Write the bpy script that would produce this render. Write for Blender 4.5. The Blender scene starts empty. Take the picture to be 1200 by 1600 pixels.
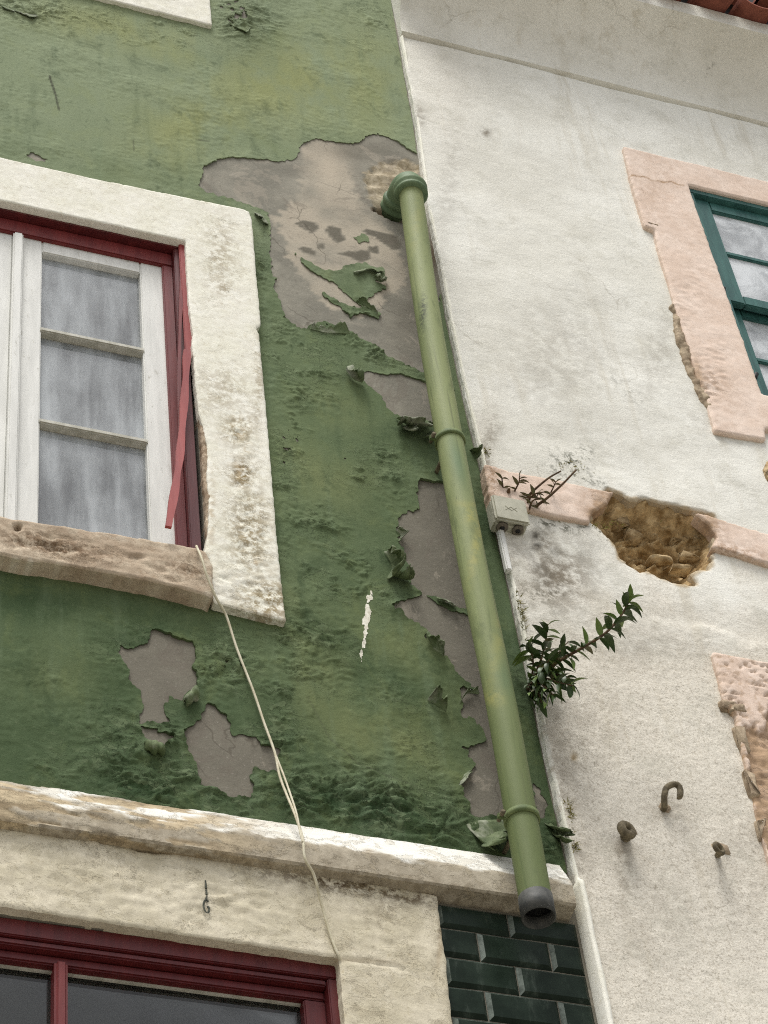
import bpy, bmesh, math, random
import numpy as np
from mathutils import Vector, Matrix

random.seed(7)
C = bpy.context.scene.collection

# ------------------------------------------------------------------ camera, sky, sun, exposure
F_PX, D_CAM, EYE = 3800.0, 4.3912, 1.65
R = np.array([[0.94322777, -0.31735519, -0.09801562],
              [0.18165513, 0.73994274, -0.64767751],
              [0.27806977, 0.59310238, 0.75558373]])
EYE_P = np.array([0.0, -D_CAM, EYE])
sc = bpy.context.scene
cam_d = bpy.data.cameras.new("camera")
cam = bpy.data.objects.new("camera", cam_d)
C.objects.link(cam)
cam.matrix_world = Matrix((
    (R[0][0], -R[1][0], -R[2][0], EYE_P[0]),
    (R[0][1], -R[1][1], -R[2][1], EYE_P[1]),
    (R[0][2], -R[1][2], -R[2][2], EYE_P[2]),
    (0, 0, 0, 1)))
cam_d.sensor_fit = 'HORIZONTAL'
cam_d.sensor_width = 36.0
cam_d.lens = F_PX / 1200.0 * 36.0
cam_d.clip_end = 500
sc.camera = cam

SUN_EL, SUN_ROT = math.radians(66), math.radians(208)
wd = bpy.data.worlds.new("World")
sc.world = wd
wd.use_nodes = True
wt = wd.node_tree
wt.nodes.clear()
sky = wt.nodes.new('ShaderNodeTexSky')
sky.sky_type = 'NISHITA'
sky.sun_disc = False
sky.sun_elevation = SUN_EL
sky.sun_rotation = SUN_ROT
sky.dust_density = 4.0
hsv = wt.nodes.new('ShaderNodeHueSaturation')
hsv.inputs['Saturation'].default_value = 0.3
bg = wt.nodes.new('ShaderNodeBackground')
bg.inputs['Strength'].default_value = 0.105
wo = wt.nodes.new('ShaderNodeOutputWorld')
wt.links.new(sky.outputs[0], hsv.inputs['Color'])
wt.links.new(hsv.outputs[0], bg.inputs['Color'])
wt.links.new(bg.outputs[0], wo.inputs['Surface'])
sun_d = bpy.data.lights.new("sun", 'SUN')
sun_d.energy = 1.5
sun_d.angle = math.radians(22)
sun_d.color = (1.0, 0.975, 0.94)
sun = bpy.data.objects.new("sun", sun_d)
C.objects.link(sun)
to_sun = Vector((math.sin(SUN_ROT) * math.cos(SUN_EL), math.cos(SUN_ROT) * math.cos(SUN_EL), math.sin(SUN_EL)))
sun.rotation_euler = to_sun.to_track_quat('Z', 'Y').to_euler()
sun.location = (-3, -8, 20)
vs = sc.view_settings
vs.view_transform = 'Standard'
vs.look = 'None'
vs.gamma = 1
vs.exposure = 0.68
vs.use_curve_mapping = False
sc.cycles.use_denoising = False
sc.cycles.filter_width = 1.1
sc.cycles.max_bounces = 6

# ------------------------------------------------------------------ from picture points to the facade
def W(px, py, off=0.0):
    d = R.T @ np.array([(px - 600) / F_PX, (py - 800) / F_PX, 1.0])
    return EYE_P + d * ((D_CAM - off) / d[1])

def w2(px, py, off=0.0):
    p = W(px, py, off)
    return p[0], p[2]

def proj(x, y, z):
    q = np.stack([np.asarray(x) - EYE_P[0], np.asarray(y) - EYE_P[1] + 0 * np.asarray(x), np.asarray(z) - EYE_P[2]], -1) @ R.T
    q2 = np.maximum(q[..., 2], 1e-3)
    return 600 + F_PX * q[..., 0] / q2, 800 + F_PX * q[..., 1] / q2

def poly(pts, off=0.0):
    return np.array([w2(a, b, off) for a, b in pts])

# ------------------------------------------------------------------ noise (numpy)
def _h(ix, iy, s):
    n = (ix.astype(np.int64) * 374761393 + iy.astype(np.int64) * 668265263 + s * 974634777) & 0xffffffff
    n = ((n ^ (n >> 13)) * 1274126177) & 0xffffffff
    return ((n ^ (n >> 16)) & 0xffff) / 65535.0

def perlin(x, y, s=0):
    ix, iy = np.floor(x), np.floor(y)
    fx, fy = x - ix, y - iy
    u, v = fx * fx * fx * (fx * (fx * 6 - 15) + 10), fy * fy * fy * (fy * (fy * 6 - 15) + 10)
    def g(ax, ay):
        a = _h(ix + ax, iy + ay, s) * 2 * np.pi
        return np.cos(a) * (fx - ax) + np.sin(a) * (fy - ay)
    a = g(0, 0) * (1 - u) + g(1, 0) * u
    b = g(0, 1) * (1 - u) + g(1, 1) * u
    return (a * (1 - v) + b * v) * 1.5

def fbm(x, y, s=0, o=4, r=0.5):
    t, a, f = 0, 1.0, 1.0
    for i in range(o):
        t = t + a * perlin(x * f, y * f, s + i * 17)
        a *= r
        f *= 2.03
    return t

def ridge(x, y, s=0, o=3):
    t, a, f = 0, 1.0, 1.0
    for i in range(o):
        t = t + a * (1 - np.abs(perlin(x * f, y * f, s + i * 13)) * 2)
        a *= 0.5
        f *= 2.1
    return t

def sstep(a, b, x):
    t = np.clip((x - a) / (b - a), 0, 1)
    return t * t * (3 - 2 * t)

def blob(PX, PY, lst):
    # soft patches on the facade: (centre x, centre y, radius x, radius y, tilt in degrees, strength)
    t = np.zeros_like(PX)
    for cx, cy, rx, ry, ang, k in lst:
        c, s = math.cos(math.radians(ang)), math.sin(math.radians(ang))
        dx, dy = PX - cx, PY - cy
        u, v = (dx * c + dy * s) / rx, (-dx * s + dy * c) / ry
        t = np.maximum(t, k * np.exp(-np.minimum((u * u + v * v), 30)))
    return t

def sdf(X, Z, P, cut=0.35):
    # signed distance to a closed outline, positive inside
    P = np.asarray(P, float)
    out = np.full(X.shape, -cut)
    m = (X > P[:, 0].min() - cut) & (X < P[:, 0].max() + cut) & (Z > P[:, 1].min() - cut) & (Z < P[:, 1].max() + cut)
    x, z = X[m], Z[m]
    if x.size == 0:
        return out
    d2 = np.full(x.shape, 1e9)
    ins = np.zeros(x.shape, bool)
    for i in range(len(P)):
        a, b = P[i], P[(i + 1) % len(P)]
        e = b - a
        L = max(e @ e, 1e-12)
        t = np.clip(((x - a[0]) * e[0] + (z - a[1]) * e[1]) / L, 0, 1)
        d2 = np.minimum(d2, (x - a[0] - t * e[0]) ** 2 + (z - a[1] - t * e[1]) ** 2)
        if abs(e[1]) > 1e-12:
            c = ((a[1] > z) != (b[1] > z)) & (x < e[0] * (z - a[1]) / e[1] + a[0])
            ins ^= c
    d = np.sqrt(d2)
    out[m] = np.where(ins, d, -d)
    return out

# ------------------------------------------------------------------ mesh helpers
def link(name, me, mat=None, parent=None, smooth=False):
    o = bpy.data.objects.new(name, me)
    C.objects.link(o)
    if mat is not None and not me.materials:
        me.materials.append(mat)
    if smooth:
        me.polygons.foreach_set('use_smooth', [True] * len(me.polygons))
    if parent is not None:
        o.parent = parent
        o.matrix_parent_inverse = parent.matrix_basis.inverted()
    return o

def tag(o, label, cat, group=None, kind=None):
    o['label'] = label
    o['category'] = cat
    if group:
        o['group'] = group
    if kind:
        o['kind'] = kind
    return o

def empty(name, loc, label, cat, group=None):
    o = bpy.data.objects.new(name, None)
    o.empty_display_size = 0.2
    o.location = loc
    C.objects.link(o)
    return tag(o, label, cat, group)

def relief(name, parent, mat, field, bbox, res, hfun, back, attrs=None, off=0.0):
    """Gridded facade piece: kept where field > 0, its front at off + hfun, its rim carried back to `back`."""
    x0, x1, z0, z1 = bbox
    nx, nz = max(2, int((x1 - x0) / res) + 1), max(2, int((z1 - z0) / res) + 1)
    gx, gz = np.linspace(x0, x1, nx), np.linspace(z0, z1, nz)
    X, Z = np.meshgrid(gx, gz)
    Fv = field(X, Z)
    Fv[0, :] = np.minimum(Fv[0, :], -1e-4); Fv[-1, :] = np.minimum(Fv[-1, :], -1e-4)
    Fv[:, 0] = np.minimum(Fv[:, 0], -1e-4); Fv[:, -1] = np.minimum(Fv[:, -1], -1e-4)
    ins = Fv > 0
    idx = np.full(X.shape, -1, np.int64)
    n = int(ins.sum())
    idx[ins] = np.arange(n)
    vx, vz, vf = [X[ins]], [Z[ins]], [Fv[ins]]
    hx = np.full((nz, nx), -1, np.int64)
    hz = np.full((nz, nx), -1, np.int64)
    m = ins[:, :-1] != ins[:, 1:]
    a, b = Fv[:, :-1][m], Fv[:, 1:][m]
    t = a / (a - b)
    vx.append(X[:, :-1][m] + t * (X[:, 1:][m] - X[:, :-1][m])); vz.append(Z[:, :-1][m]); vf.append(0 * t)
    hx[:, :-1][m] = n + np.arange(m.sum()); n += int(m.sum())
    m = ins[:-1, :] != ins[1:, :]
    a, b = Fv[:-1, :][m], Fv[1:, :][m]
    t = a / (a - b)
    vx.append(X[:-1, :][m]); vz.append(Z[:-1, :][m] + t * (Z[1:, :][m] - Z[:-1, :][m])); vf.append(0 * t)
    hz[:-1, :][m] = n + np.arange(m.sum()); n += int(m.sum())
    vx, vz, vf = np.concatenate(vx), np.concatenate(vz), np.concatenate(vf)
    c = [idx[:-1, :-1], idx[:-1, 1:], idx[1:, 1:], idx[1:, :-1]]
    e = [hx[:-1, :-1], hz[:-1, 1:], hx[1:, :-1], hz[:-1, :-1]]
    case = sum((ins[s].astype(int) << k) for k, s in enumerate((
        (slice(None, -1), slice(None, -1)), (slice(None, -1), slice(1, None)),
        (slice(1, None), slice(1, None)), (slice(1, None), slice(None, -1)))))
    loops, sizes, segs = [], [], []
    for cs in range(1, 16):
        m = case == cs
        if not m.any():
            continue
        seq = []
        for k in range(4):
            if cs >> k & 1:
                seq.append(('c', k))
            if (cs >> k & 1) != (cs >> ((k + 1) % 4) & 1):
                seq.append(('e', k))
        cols = [(c if q == 'c' else e)[k][m] for q, k in seq]
        loops.append(np.stack(cols, 1).ravel())
        sizes.append(np.full(int(m.sum()), len(seq)))
        for i in range(len(seq)):
            j = (i + 1) % len(seq)
            if seq[i][0] == 'e' and seq[j][0] == 'e':
                segs.append(np.stack([cols[i], cols[j]], 1))
    hv = hfun(vx, vz, vf) + off
    at = attrs(vx, vz, vf) if attrs else {}
    segs = np.concatenate(segs) if segs else np.zeros((0, 2), np.int64)
    u, inv = np.unique(segs, return_inverse=True)
    inv = inv.reshape(-1, 2)
    k = len(u)
    bk = back(vx[u], vz[u]) if callable(back) else np.full(k, back)
    AX = np.concatenate([vx, vx[u], vx[u]])
    AZ = np.concatenate([vz, vz[u], vz[u]])
    AY = -np.concatenate([hv, hv[u], bk])
    nb = len(vx)
    sk = np.stack([nb + inv[:, 0], nb + k + inv[:, 0], nb + k + inv[:, 1], nb + inv[:, 1]], 1)
    L = np.concatenate(loops + [sk.ravel()])
    S = np.concatenate(sizes + [np.full(len(sk), 4)])
    me = bpy.data.meshes.new(name)
    me.vertices.add(len(AX))
    me.vertices.foreach_set('co', np.stack([AX, AY, AZ], 1).ravel().astype(np.float32))
    me.loops.add(len(L))
    me.loops.foreach_set('vertex_index', L.astype(np.int32))
    me.polygons.add(len(S))
    me.polygons.foreach_set('loop_start', np.concatenate([[0], np.cumsum(S)[:-1]]).astype(np.int32))
    me.polygons.foreach_set('loop_total', S.astype(np.int32))
    me.polygons.foreach_set('use_smooth', [True] * len(S))
    for nm, v in at.items():
        A = me.attributes.new(nm, 'FLOAT', 'POINT')
        A.data.foreach_set('value', np.concatenate([v, v[u], v[u]]).astype(np.float32))
    me.update(calc_edges=True)
    me.validate()
    return link(name, me, mat, parent)

def pbox(P, m=0.03):
    P = np.asarray(P)
    return P[:, 0].min() - m, P[:, 0].max() + m, P[:, 1].min() - m, P[:, 1].max() + m

class MB:
    """collects shapes for ONE mesh"""
    def __init__(s):
        s.v, s.f = [], []
    def add(s, v, f):
        n = len(s.v)
        s.v += [tuple(map(float, p)) for p in v]
        s.f += [tuple(n + i for i in q) for q in f]
        return s
    def box(s, x0, x1, z0, z1, o0, o1, jit=0.0):
        j = lambda: random.uniform(-jit, jit)
        v = [(x + j(), -o, z + j()) for o in (o0, o1) for x, z in ((x0, z0), (x1, z0), (x1, z1), (x0, z1))]
        return s.add(v, [(0, 3, 2, 1), (4, 5, 6, 7), (0, 1, 5, 4), (1, 2, 6, 5), (2, 3, 7, 6), (3, 0, 4, 7)])
    def tube(s, pts, rad, n=10, cap=True, oval=1.0):
        pts = [Vector(p) for p in pts]
        rr = rad if hasattr(rad, '__len__') else [rad] * len(pts)
        V, Fc = [], []
        up = Vector((0.3, 0.9, 0.2)).normalized()
        for i, p in enumerate(pts):
            d = (pts[min(i + 1, len(pts) - 1)] - pts[max(i - 1, 0)])
            d = d.normalized() if d.length > 1e-9 else Vector((0, 0, 1))
            a = d.cross(up)
            if a.length < 1e-3:
                a = d.cross(Vector((1, 0, 0)))
            a.normalize()
            b = a.cross(d).normalized()
            up = b if i else up
            for k in range(n):
                t = 2 * math.pi * k / n
                V.append(p + (a * math.cos(t) + b * math.sin(t) * oval) * rr[i])
        for i in range(len(pts) - 1):
            for k in range(n):
                q = (k + 1) % n
                Fc.append((i * n + k, i * n + q, (i + 1) * n + q, (i + 1) * n + k))
        if cap:
            Fc.append(tuple(range(n))[::-1])
            Fc.append(tuple((len(pts) - 1) * n + k for k in range(n)))
        return s.add(V, Fc)
    def build(s, name, mat, parent=None, smooth=False, bevel=0.0, seg=2, attrs=None):
        me = bpy.data.meshes.new(name)
        me.from_pydata(s.v, [], s.f)
        me.update()
        if bevel:
            bm = bmesh.new(); bm.from_mesh(me)
            bmesh.ops.bevel(bm, geom=bm.edges[:], offset=bevel, segments=seg, affect='EDGES', clamp_overlap=True)
            bm.to_mesh(me); bm.free()
        o = link(name, me, mat, parent, smooth)
        if attrs:
            co = np.empty(len(me.vertices) * 3, np.float32)
            me.vertices.foreach_get('co', co)
            co = co.reshape(-1, 3)
            for nm, v in attrs(co).items():
                A = me.attributes.new(nm, 'FLOAT', 'POINT')
                A.data.foreach_set('value', v.astype(np.float32))
        return o

def curve_pts(pts, n=8):
    P = [Vector(p) for p in pts]
    P = [P[0] * 2 - P[1]] + P + [P[-1] * 2 - P[-2]]
    out = []
    for i in range(1, len(P) - 2):
        for k in range(n):
            t = k / n
            a, b, c, d = P[i - 1:i + 3]
            out.append(0.5 * ((2 * b) + (c - a) * t + (2 * a - 5 * b + 4 * c - d) * t * t + (3 * b - a - 3 * c + d) * t ** 3))
    out.append(P[-2])
    return out

def sweep(name, parent, mat, x0, x1, prof, res, hf, attrs=None, sub=0.012, sharp=32):
    """a moulding: profile (off, z) carried along x, with uneven surface hf(x, s) along the normal"""
    pr = []
    for (a, b), (c, d) in zip(prof[:-1], prof[1:]):
        k = max(1, int(math.hypot(c - a, d - b) / sub))
        pr += [(a + (c - a) * i / k, b + (d - b) * i / k) for i in range(k)]
    pr.append(prof[-1])
    pr = np.array(pr)
    tn = np.gradient(pr, axis=0)
    tn /= np.linalg.norm(tn, axis=1)[:, None] + 1e-9
    nr = np.stack([-tn[:, 1], tn[:, 0]], 1)
    s = np.concatenate([[0], np.cumsum(np.linalg.norm(np.diff(pr, axis=0), axis=1))])
    nx = int((x1 - x0) / res) + 2
    xs = np.linspace(x0, x1, nx)
    Xg, Sg = np.meshgrid(xs, s, indexing='ij')
    H = hf(Xg, Sg)
    O = pr[None, :, 0] + nr[None, :, 0] * H
    Zz = pr[None, :, 1] + nr[None, :, 1] * H
    m = len(s)
    V = np.stack([Xg, -O, Zz], -1).reshape(-1, 3)
    I = np.arange(nx * m).reshape(nx, m)
    Q = np.stack([I[:-1, :-1], I[:-1, 1:], I[1:, 1:], I[1:, :-1]], -1).reshape(-1, 4)
    caps = [tuple(I[0]), tuple(I[-1][::-1])]
    me = bpy.data.meshes.new(name)
    me.from_pydata(V.tolist(), [], [tuple(q) for q in Q.tolist()] + [tuple(map(int, q)) for q in caps])
    me.update()
    if attrs:
        for nm, v in attrs(V[:, 0], V[:, 2], Sg.ravel()).items():
            A = me.attributes.new(nm, 'FLOAT', 'POINT')
            A.data.foreach_set('value', v.astype(np.float32))
    o = link(name, me, mat, parent)
    sm = [True] * len(Q) + [False, False]
    me.polygons.foreach_set('use_smooth', sm)
    me.set_sharp_from_angle(angle=math.radians(sharp))
    return o

# ------------------------------------------------------------------ materials
def srgb(r, g, b):
    f = lambda c: (c / 255) / 12.92 if c / 255 <= 0.04045 else ((c / 255 + 0.055) / 1.055) ** 2.4
    return (f(r), f(g), f(b), 1.0)

class G:
    def __init__(s, name):
        s.m = bpy.data.materials.new(name)
        s.m.use_nodes = True
        s.t = s.m.node_tree
        s.t.nodes.clear()
        s.out = s.n('ShaderNodeOutputMaterial')
        s.co = s.n('ShaderNodeTexCoord').outputs['Object']
        s.bumps = None
    def n(s, k):
        return s.t.nodes.new(k)
    def put(s, sock, v):
        if isinstance(v, bpy.types.NodeSocket):
            s.t.links.new(v, sock)
        else:
            sock.default_value = v
    def map(s, sx, sy, sz):
        q = s.n('ShaderNodeMapping')
        q.inputs['Scale'].default_value = (sx, sy, sz)
        s.put(q.inputs['Vector'], s.co)
        return q.outputs[0]
    def noise(s, scale, detail=4, rough=0.55, co=None, dist=0.0):
        q = s.n('ShaderNodeTexNoise')
        s.put(q.inputs['Vector'], co or s.co)
        q.inputs['Scale'].default_value = scale
        q.inputs['Detail'].default_value = detail
        q.inputs['Roughness'].default_value = rough
        q.inputs['Distortion'].default_value = dist
        return q.outputs['Fac']
    def co_warp(s, k):
        q = s.n('ShaderNodeTexNoise')
        s.put(q.inputs['Vector'], s.co)
        q.inputs['Scale'].default_value = 5
        q.inputs['Detail'].default_value = 5
        v = s.n('ShaderNodeVectorMath'); v.operation = 'MULTIPLY_ADD'
        s.put(v.inputs[0], q.outputs['Color']); v.inputs[1].default_value = (k, k, k); s.put(v.inputs[2], s.co)
        return v.outputs[0]
    def vor(s, scale, co=None, feat='F1'):
        q = s.n('ShaderNodeTexVoronoi')
        q.feature = feat
        s.put(q.inputs['Vector'], co or s.co)
        q.inputs['Scale'].default_value = scale
        return q.outputs['Distance']
    def step(s, v, a, b, lo=0.0, hi=1.0):
        q = s.n('ShaderNodeMapRange')
        q.interpolation_type = 'SMOOTHSTEP'
        s.put(q.inputs['Value'], v)
        for i, x in zip((1, 2, 3, 4), (a, b, lo, hi)):
            q.inputs[i].default_value = x
        return q.outputs[0]
    def math(s, op, a, b=0.0, clamp=False):
        q = s.n('ShaderNodeMath')
        q.operation = op
        q.use_clamp = clamp
        s.put(q.inputs[0], a)
        s.put(q.inputs[1], b)
        return q.outputs[0]
    def mix(s, f, a, b, mode='MIX'):
        q = s.n('ShaderNodeMix')
        q.data_type = 'RGBA'
        q.blend_type = mode
        q.clamp_factor = True
        s.put(q.inputs[0], f)
        s.put(q.inputs[6], a)
        s.put(q.inputs[7], b)
        return q.outputs[2]
    def attr(s, name):
        q = s.n('ShaderNodeAttribute')
        q.attribute_name = name
        return q.outputs['Fac']
    def bump(s, h, dist, strength=1.0):
        q = s.n('ShaderNodeBump')
        q.inputs['Distance'].default_value = dist
        q.inputs['Strength'].default_value = abs(strength)
        q.invert = strength < 0
        s.put(q.inputs['Height'], h)
        if s.bumps is not None:
            s.put(q.inputs['Normal'], s.bumps)
        s.bumps = q.outputs[0]
    def done(s, col, rough=0.85, spec=0.3, metal=0.0, sheen=None):
        q = s.n('ShaderNodeBsdfPrincipled')
        s.put(q.inputs['Base Color'], col)
        s.put(q.inputs['Roughness'], rough)
        q.inputs['Specular IOR Level'].default_value = spec
        q.inputs['Metallic'].default_value = metal
        if s.bumps is not None:
            s.put(q.inputs['Normal'], s.bumps)
        s.put(s.out.inputs[0], q.outputs[0])
        return s.m

def m_paint():
    g = G('green_wall_paint')
    big = g.noise(1.7, 5, 0.6)
    med = g.noise(6, 6, 0.62, g.map(1.0, 1.0, 0.55))
    fine = g.noise(60, 5, 0.6)
    streak = g.noise(14, 4, 0.6, g.map(1.0, 1.0, 0.09))
    col = g.mix(g.step(big, 0.38, 0.62), srgb(89, 104, 73), srgb(103, 117, 84))
    col = g.mix(g.math('MULTIPLY', g.attr('fade_lit'), 1.0), col, srgb(136, 147, 117))
    yl = g.math('MULTIPLY', g.attr('yel'), g.step(med, 0.30, 0.62))
    col = g.mix(yl, col, srgb(138, 143, 96))
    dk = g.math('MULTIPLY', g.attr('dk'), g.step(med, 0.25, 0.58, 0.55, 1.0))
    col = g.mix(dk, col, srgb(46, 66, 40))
    col = g.mix(g.math('MULTIPLY', g.step(streak, 0.52, 0.72), 0.28), col, srgb(112, 128, 100))
    col = g.mix(g.math('MULTIPLY', g.step(streak, 0.46, 0.28), 0.25), col, srgb(58, 76, 52))
    col = g.mix(g.math('MULTIPLY', g.step(fine, 0.55, 0.75), 0.2), col, srgb(128, 138, 108))
    col = g.mix(g.math('MULTIPLY', g.step(fine, 0.45, 0.28), 0.30), col, srgb(54, 68, 44))
    mot = g.noise(7, 6, 0.7, g.map(1, 1, 0.7), 0.6)
    col = g.mix(g.math('MULTIPLY', g.step(mot, 0.5, 0.72), 0.22), col, srgb(128, 136, 84))
    col = g.mix(g.math('MULTIPLY', g.step(mot, 0.46, 0.32), 0.4), col, srgb(44, 62, 38))
    col = g.mix(g.attr('scr'), col, srgb(70, 72, 58))
    col = g.mix(g.attr('wht'), col, srgb(222, 226, 218))
    fl = g.noise(24, 7, 0.7, g.map(.75, 1, 1.25), .7)
    fk = g.math('MULTIPLY', g.step(fl, 0.53, 0.55), g.attr('flk'))
    fk2 = g.math('MULTIPLY', g.step(fl, 0.43, 0.41), g.attr('flk'))
    col = g.mix(g.math('MULTIPLY', fk, .22), col, srgb(134, 146, 112))
    g.bump(g.math('SUBTRACT', fk, fk2), 0.003, 0.85)
    g.bump(g.noise(220, 3, 0.6), 0.0012, 0.6)
    g.bump(g.noise(38, 6, 0.68), 0.004, 0.4)
    return g.done(col, 0.8, 0.08)

def m_render():
    g = G('grey_render')
    med = g.noise(7, 6, 0.65)
    fine = g.noise(90, 4, 0.6)
    col = g.mix(g.step(med, 0.35, 0.68), srgb(127, 124, 113), srgb(149, 145, 132))
    col = g.mix(g.attr('pale'), col, srgb(196, 184, 164))
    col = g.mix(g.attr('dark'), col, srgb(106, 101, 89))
    col = g.mix(g.attr('sand'), col, g.mix(g.step(g.noise(30, 5, 0.65), 0.4, 0.62), srgb(148, 136, 112), srgb(188, 176, 152)))
    col = g.mix(g.attr('pit'), col, srgb(88, 70, 50))
    col = g.mix(g.math('MULTIPLY', g.step(fine, 0.58, 0.75), 0.3), col, srgb(190, 182, 172))
    col = g.mix(g.math('MULTIPLY', g.step(fine, 0.42, 0.28), 0.35), col, srgb(95, 86, 78))
    tr = g.noise(3.2, 6, 0.7, None, 1.2)
    col = g.mix(g.math('MULTIPLY', g.step(tr, 0.55, 0.6), 0.35), col, srgb(112, 104, 94))
    col = g.mix(g.math('MULTIPLY', g.step(tr, 0.42, 0.38), 0.3), col, srgb(176, 166, 150))
    ck = g.vor(5.5, g.co_warp(0.2), 'DISTANCE_TO_EDGE')
    col = g.mix(g.math('MULTIPLY', g.math('MULTIPLY', g.step(ck, 0.02, 0.004), g.step(g.noise(4, 3, .5), .5, .6)), .5), col, srgb(84, 78, 68))
    g.bump(fine, 0.0014, 0.6)
    g.bump(g.noise(24, 6, 0.66), 0.004, 0.5)
    return g.done(col, 0.92, 0.1)

def m_white_wall():
    g = G('old_white_limewash')
    big = g.noise(1.3, 5, 0.6)
    med = g.noise(9, 6, 0.7)
    fine = g.noise(150, 3, 0.7)
    spk = g.noise(105, 5, 0.8)
    col = g.mix(g.step(big, 0.36, 0.64), srgb(219, 217, 206), srgb(234, 233, 224))
    rg = g.attr('rough')
    col = g.mix(g.math('MULTIPLY', rg, 0.9), col, srgb(222, 215, 200))
    col = g.mix(g.math('MULTIPLY', g.math('MULTIPLY', g.step(spk, 0.52, 0.34), 0.42), g.math('ADD', 0.16, rg)), col, srgb(146, 134, 112))
    col = g.mix(g.math('MULTIPLY', g.step(fine, 0.47, 0.33), g.math('ADD', 0.10, g.math('MULTIPLY', rg, 0.42))), col, srgb(120, 112, 96))
    col = g.mix(g.math('MULTIPLY', g.step(med, 0.48, 0.7), 0.36), col, srgb(186, 183, 168))
    pin = g.noise(62, 5, 0.7)
    col = g.mix(g.math('MULTIPLY', g.step(pin, 0.66, 0.72), .5), col, srgb(128, 122, 104))
    tw = g.noise(30, 4, 0.6, g.map(.35, 1, 1.2), 1.5)
    col = g.mix(g.math('MULTIPLY', g.step(tw, 0.6, 0.68), .22), col, srgb(176, 174, 160))
    g.bump(g.step(tw, 0.56, 0.66), 0.0008, -0.25)
    cr = g.vor(2.6, g.co_warp(0.25), 'DISTANCE_TO_EDGE')
    col = g.mix(g.math('MULTIPLY', g.math('MULTIPLY', g.step(cr, 0.008, 0.002), g.step(g.noise(2.1, 3, .5), .56, .64)), .3), col, srgb(140, 132, 114))
    run = g.noise(16, 5, 0.62, g.map(1, 1, 0.07))
    col = g.mix(g.math('MULTIPLY', g.math('MULTIPLY', g.step(run, 0.52, 0.7), g.step(big, .4, .6)), .35), col, srgb(178, 168, 144))
    gm = g.attr('grime')
    col = g.mix(g.math('MULTIPLY', gm, g.step(g.noise(22, 6, 0.72), 0.36, 0.6)), col, srgb(118, 108, 92))
    ml = g.attr('mould')
    col = g.mix(g.math('MULTIPLY', ml, g.step(g.noise(44, 6, 0.72), 0.5, 0.6)), col, srgb(66, 68, 50))
    col = g.mix(g.attr('soot'), col, srgb(62, 58, 50))
    col = g.mix(g.attr('tan'), col, srgb(170, 150, 116))
    g.bump(g.noise(130, 4, 0.65), 0.0035, 0.55)
    g.bump(g.noise(16, 5, 0.6), 0.003, 0.2)
    return g.done(col, 0.94, 0.08)

def m_plaster(name, c1, c2, speck, dirt, stone, bumpk=1.0, worn=0.05):
    """limewashed or painted trim: attributes dirt (specks of grime) and bare (paint gone)"""
    g = G(name)
    med = g.noise(8, 6, 0.65)
    fine = g.noise(70, 5, 0.7)
    col = g.mix(g.step(med, 0.36, 0.66), c1, c2)
    col = g.mix(g.math('MULTIPLY', g.step(g.noise(38, 6, 0.72), 0.42, 0.3), 0.5), col, speck)
    d = g.attr('dirt')
    col = g.mix(g.math('MULTIPLY', d, g.step(g.noise(34, 6, 0.75), 0.4, 0.58)), col, dirt)
    st = g.mix(g.step(g.noise(20, 6, 0.7, g.map(0.45, 1, 1.6)), 0.38, 0.62), stone[0], stone[1])
    col = g.mix(g.attr('bare'), col, st)
    col = g.mix(g.math('MULTIPLY', g.step(fine, 0.44, 0.3), 0.3), col, dirt)
    fl = g.noise(13, 7, 0.72, g.map(1, 1, 1.35), 0.5)
    wr = g.math('ADD', g.math('MULTIPLY', d, 1.3), worn, True)
    fk = g.math('MULTIPLY', g.step(fl, 0.525, 0.545), wr)
    col = g.mix(g.math('MULTIPLY', fk, 0.22), col, speck)
    fk2 = g.math('MULTIPLY', g.step(fl, 0.61, 0.625), wr)
    col = g.mix(g.math('MULTIPLY', fk2, 0.3), col, dirt)
    g.bump(g.noise(140, 4, 0.7), 0.0014 * bumpk, 0.6)
    g.bump(g.math('SUBTRACT', 1.0, g.math('ADD', g.math('MULTIPLY', fk, .5), fk2)), 0.0016 * bumpk, 0.9)
    return g.done(col, 0.9, 0.1)

def m_wood(name, c1, c2, worn, rough=0.5, amount=0.5):
    g = G(name)
    gr = g.noise(30, 5, 0.6, g.map(1, 1, 0.12))
    col = g.mix(g.step(gr, 0.35, 0.65), c1, c2)
    w = g.noise(45, 6, 0.75, g.map(1, 1, 0.4))
    col = g.mix(g.math('MULTIPLY', g.step(w, 0.6, 0.7), amount), col, worn)
    g.bump(gr, 0.002, 0.5)
    return g.done(col, rough, 0.35)

def m_simple(name, c1, c2, scale=20, rough=0.7, spec=0.3, bump=0.001, metal=0.0):
    g = G(name)
    a = g.noise(scale, 6, 0.65)
    col = g.mix(g.step(a, 0.35, 0.66), c1, c2)
    if bump:
        g.bump(g.noise(scale * 3, 5, 0.65), bump, 0.7)
    return g.done(col, rough, spec, metal)

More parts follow.
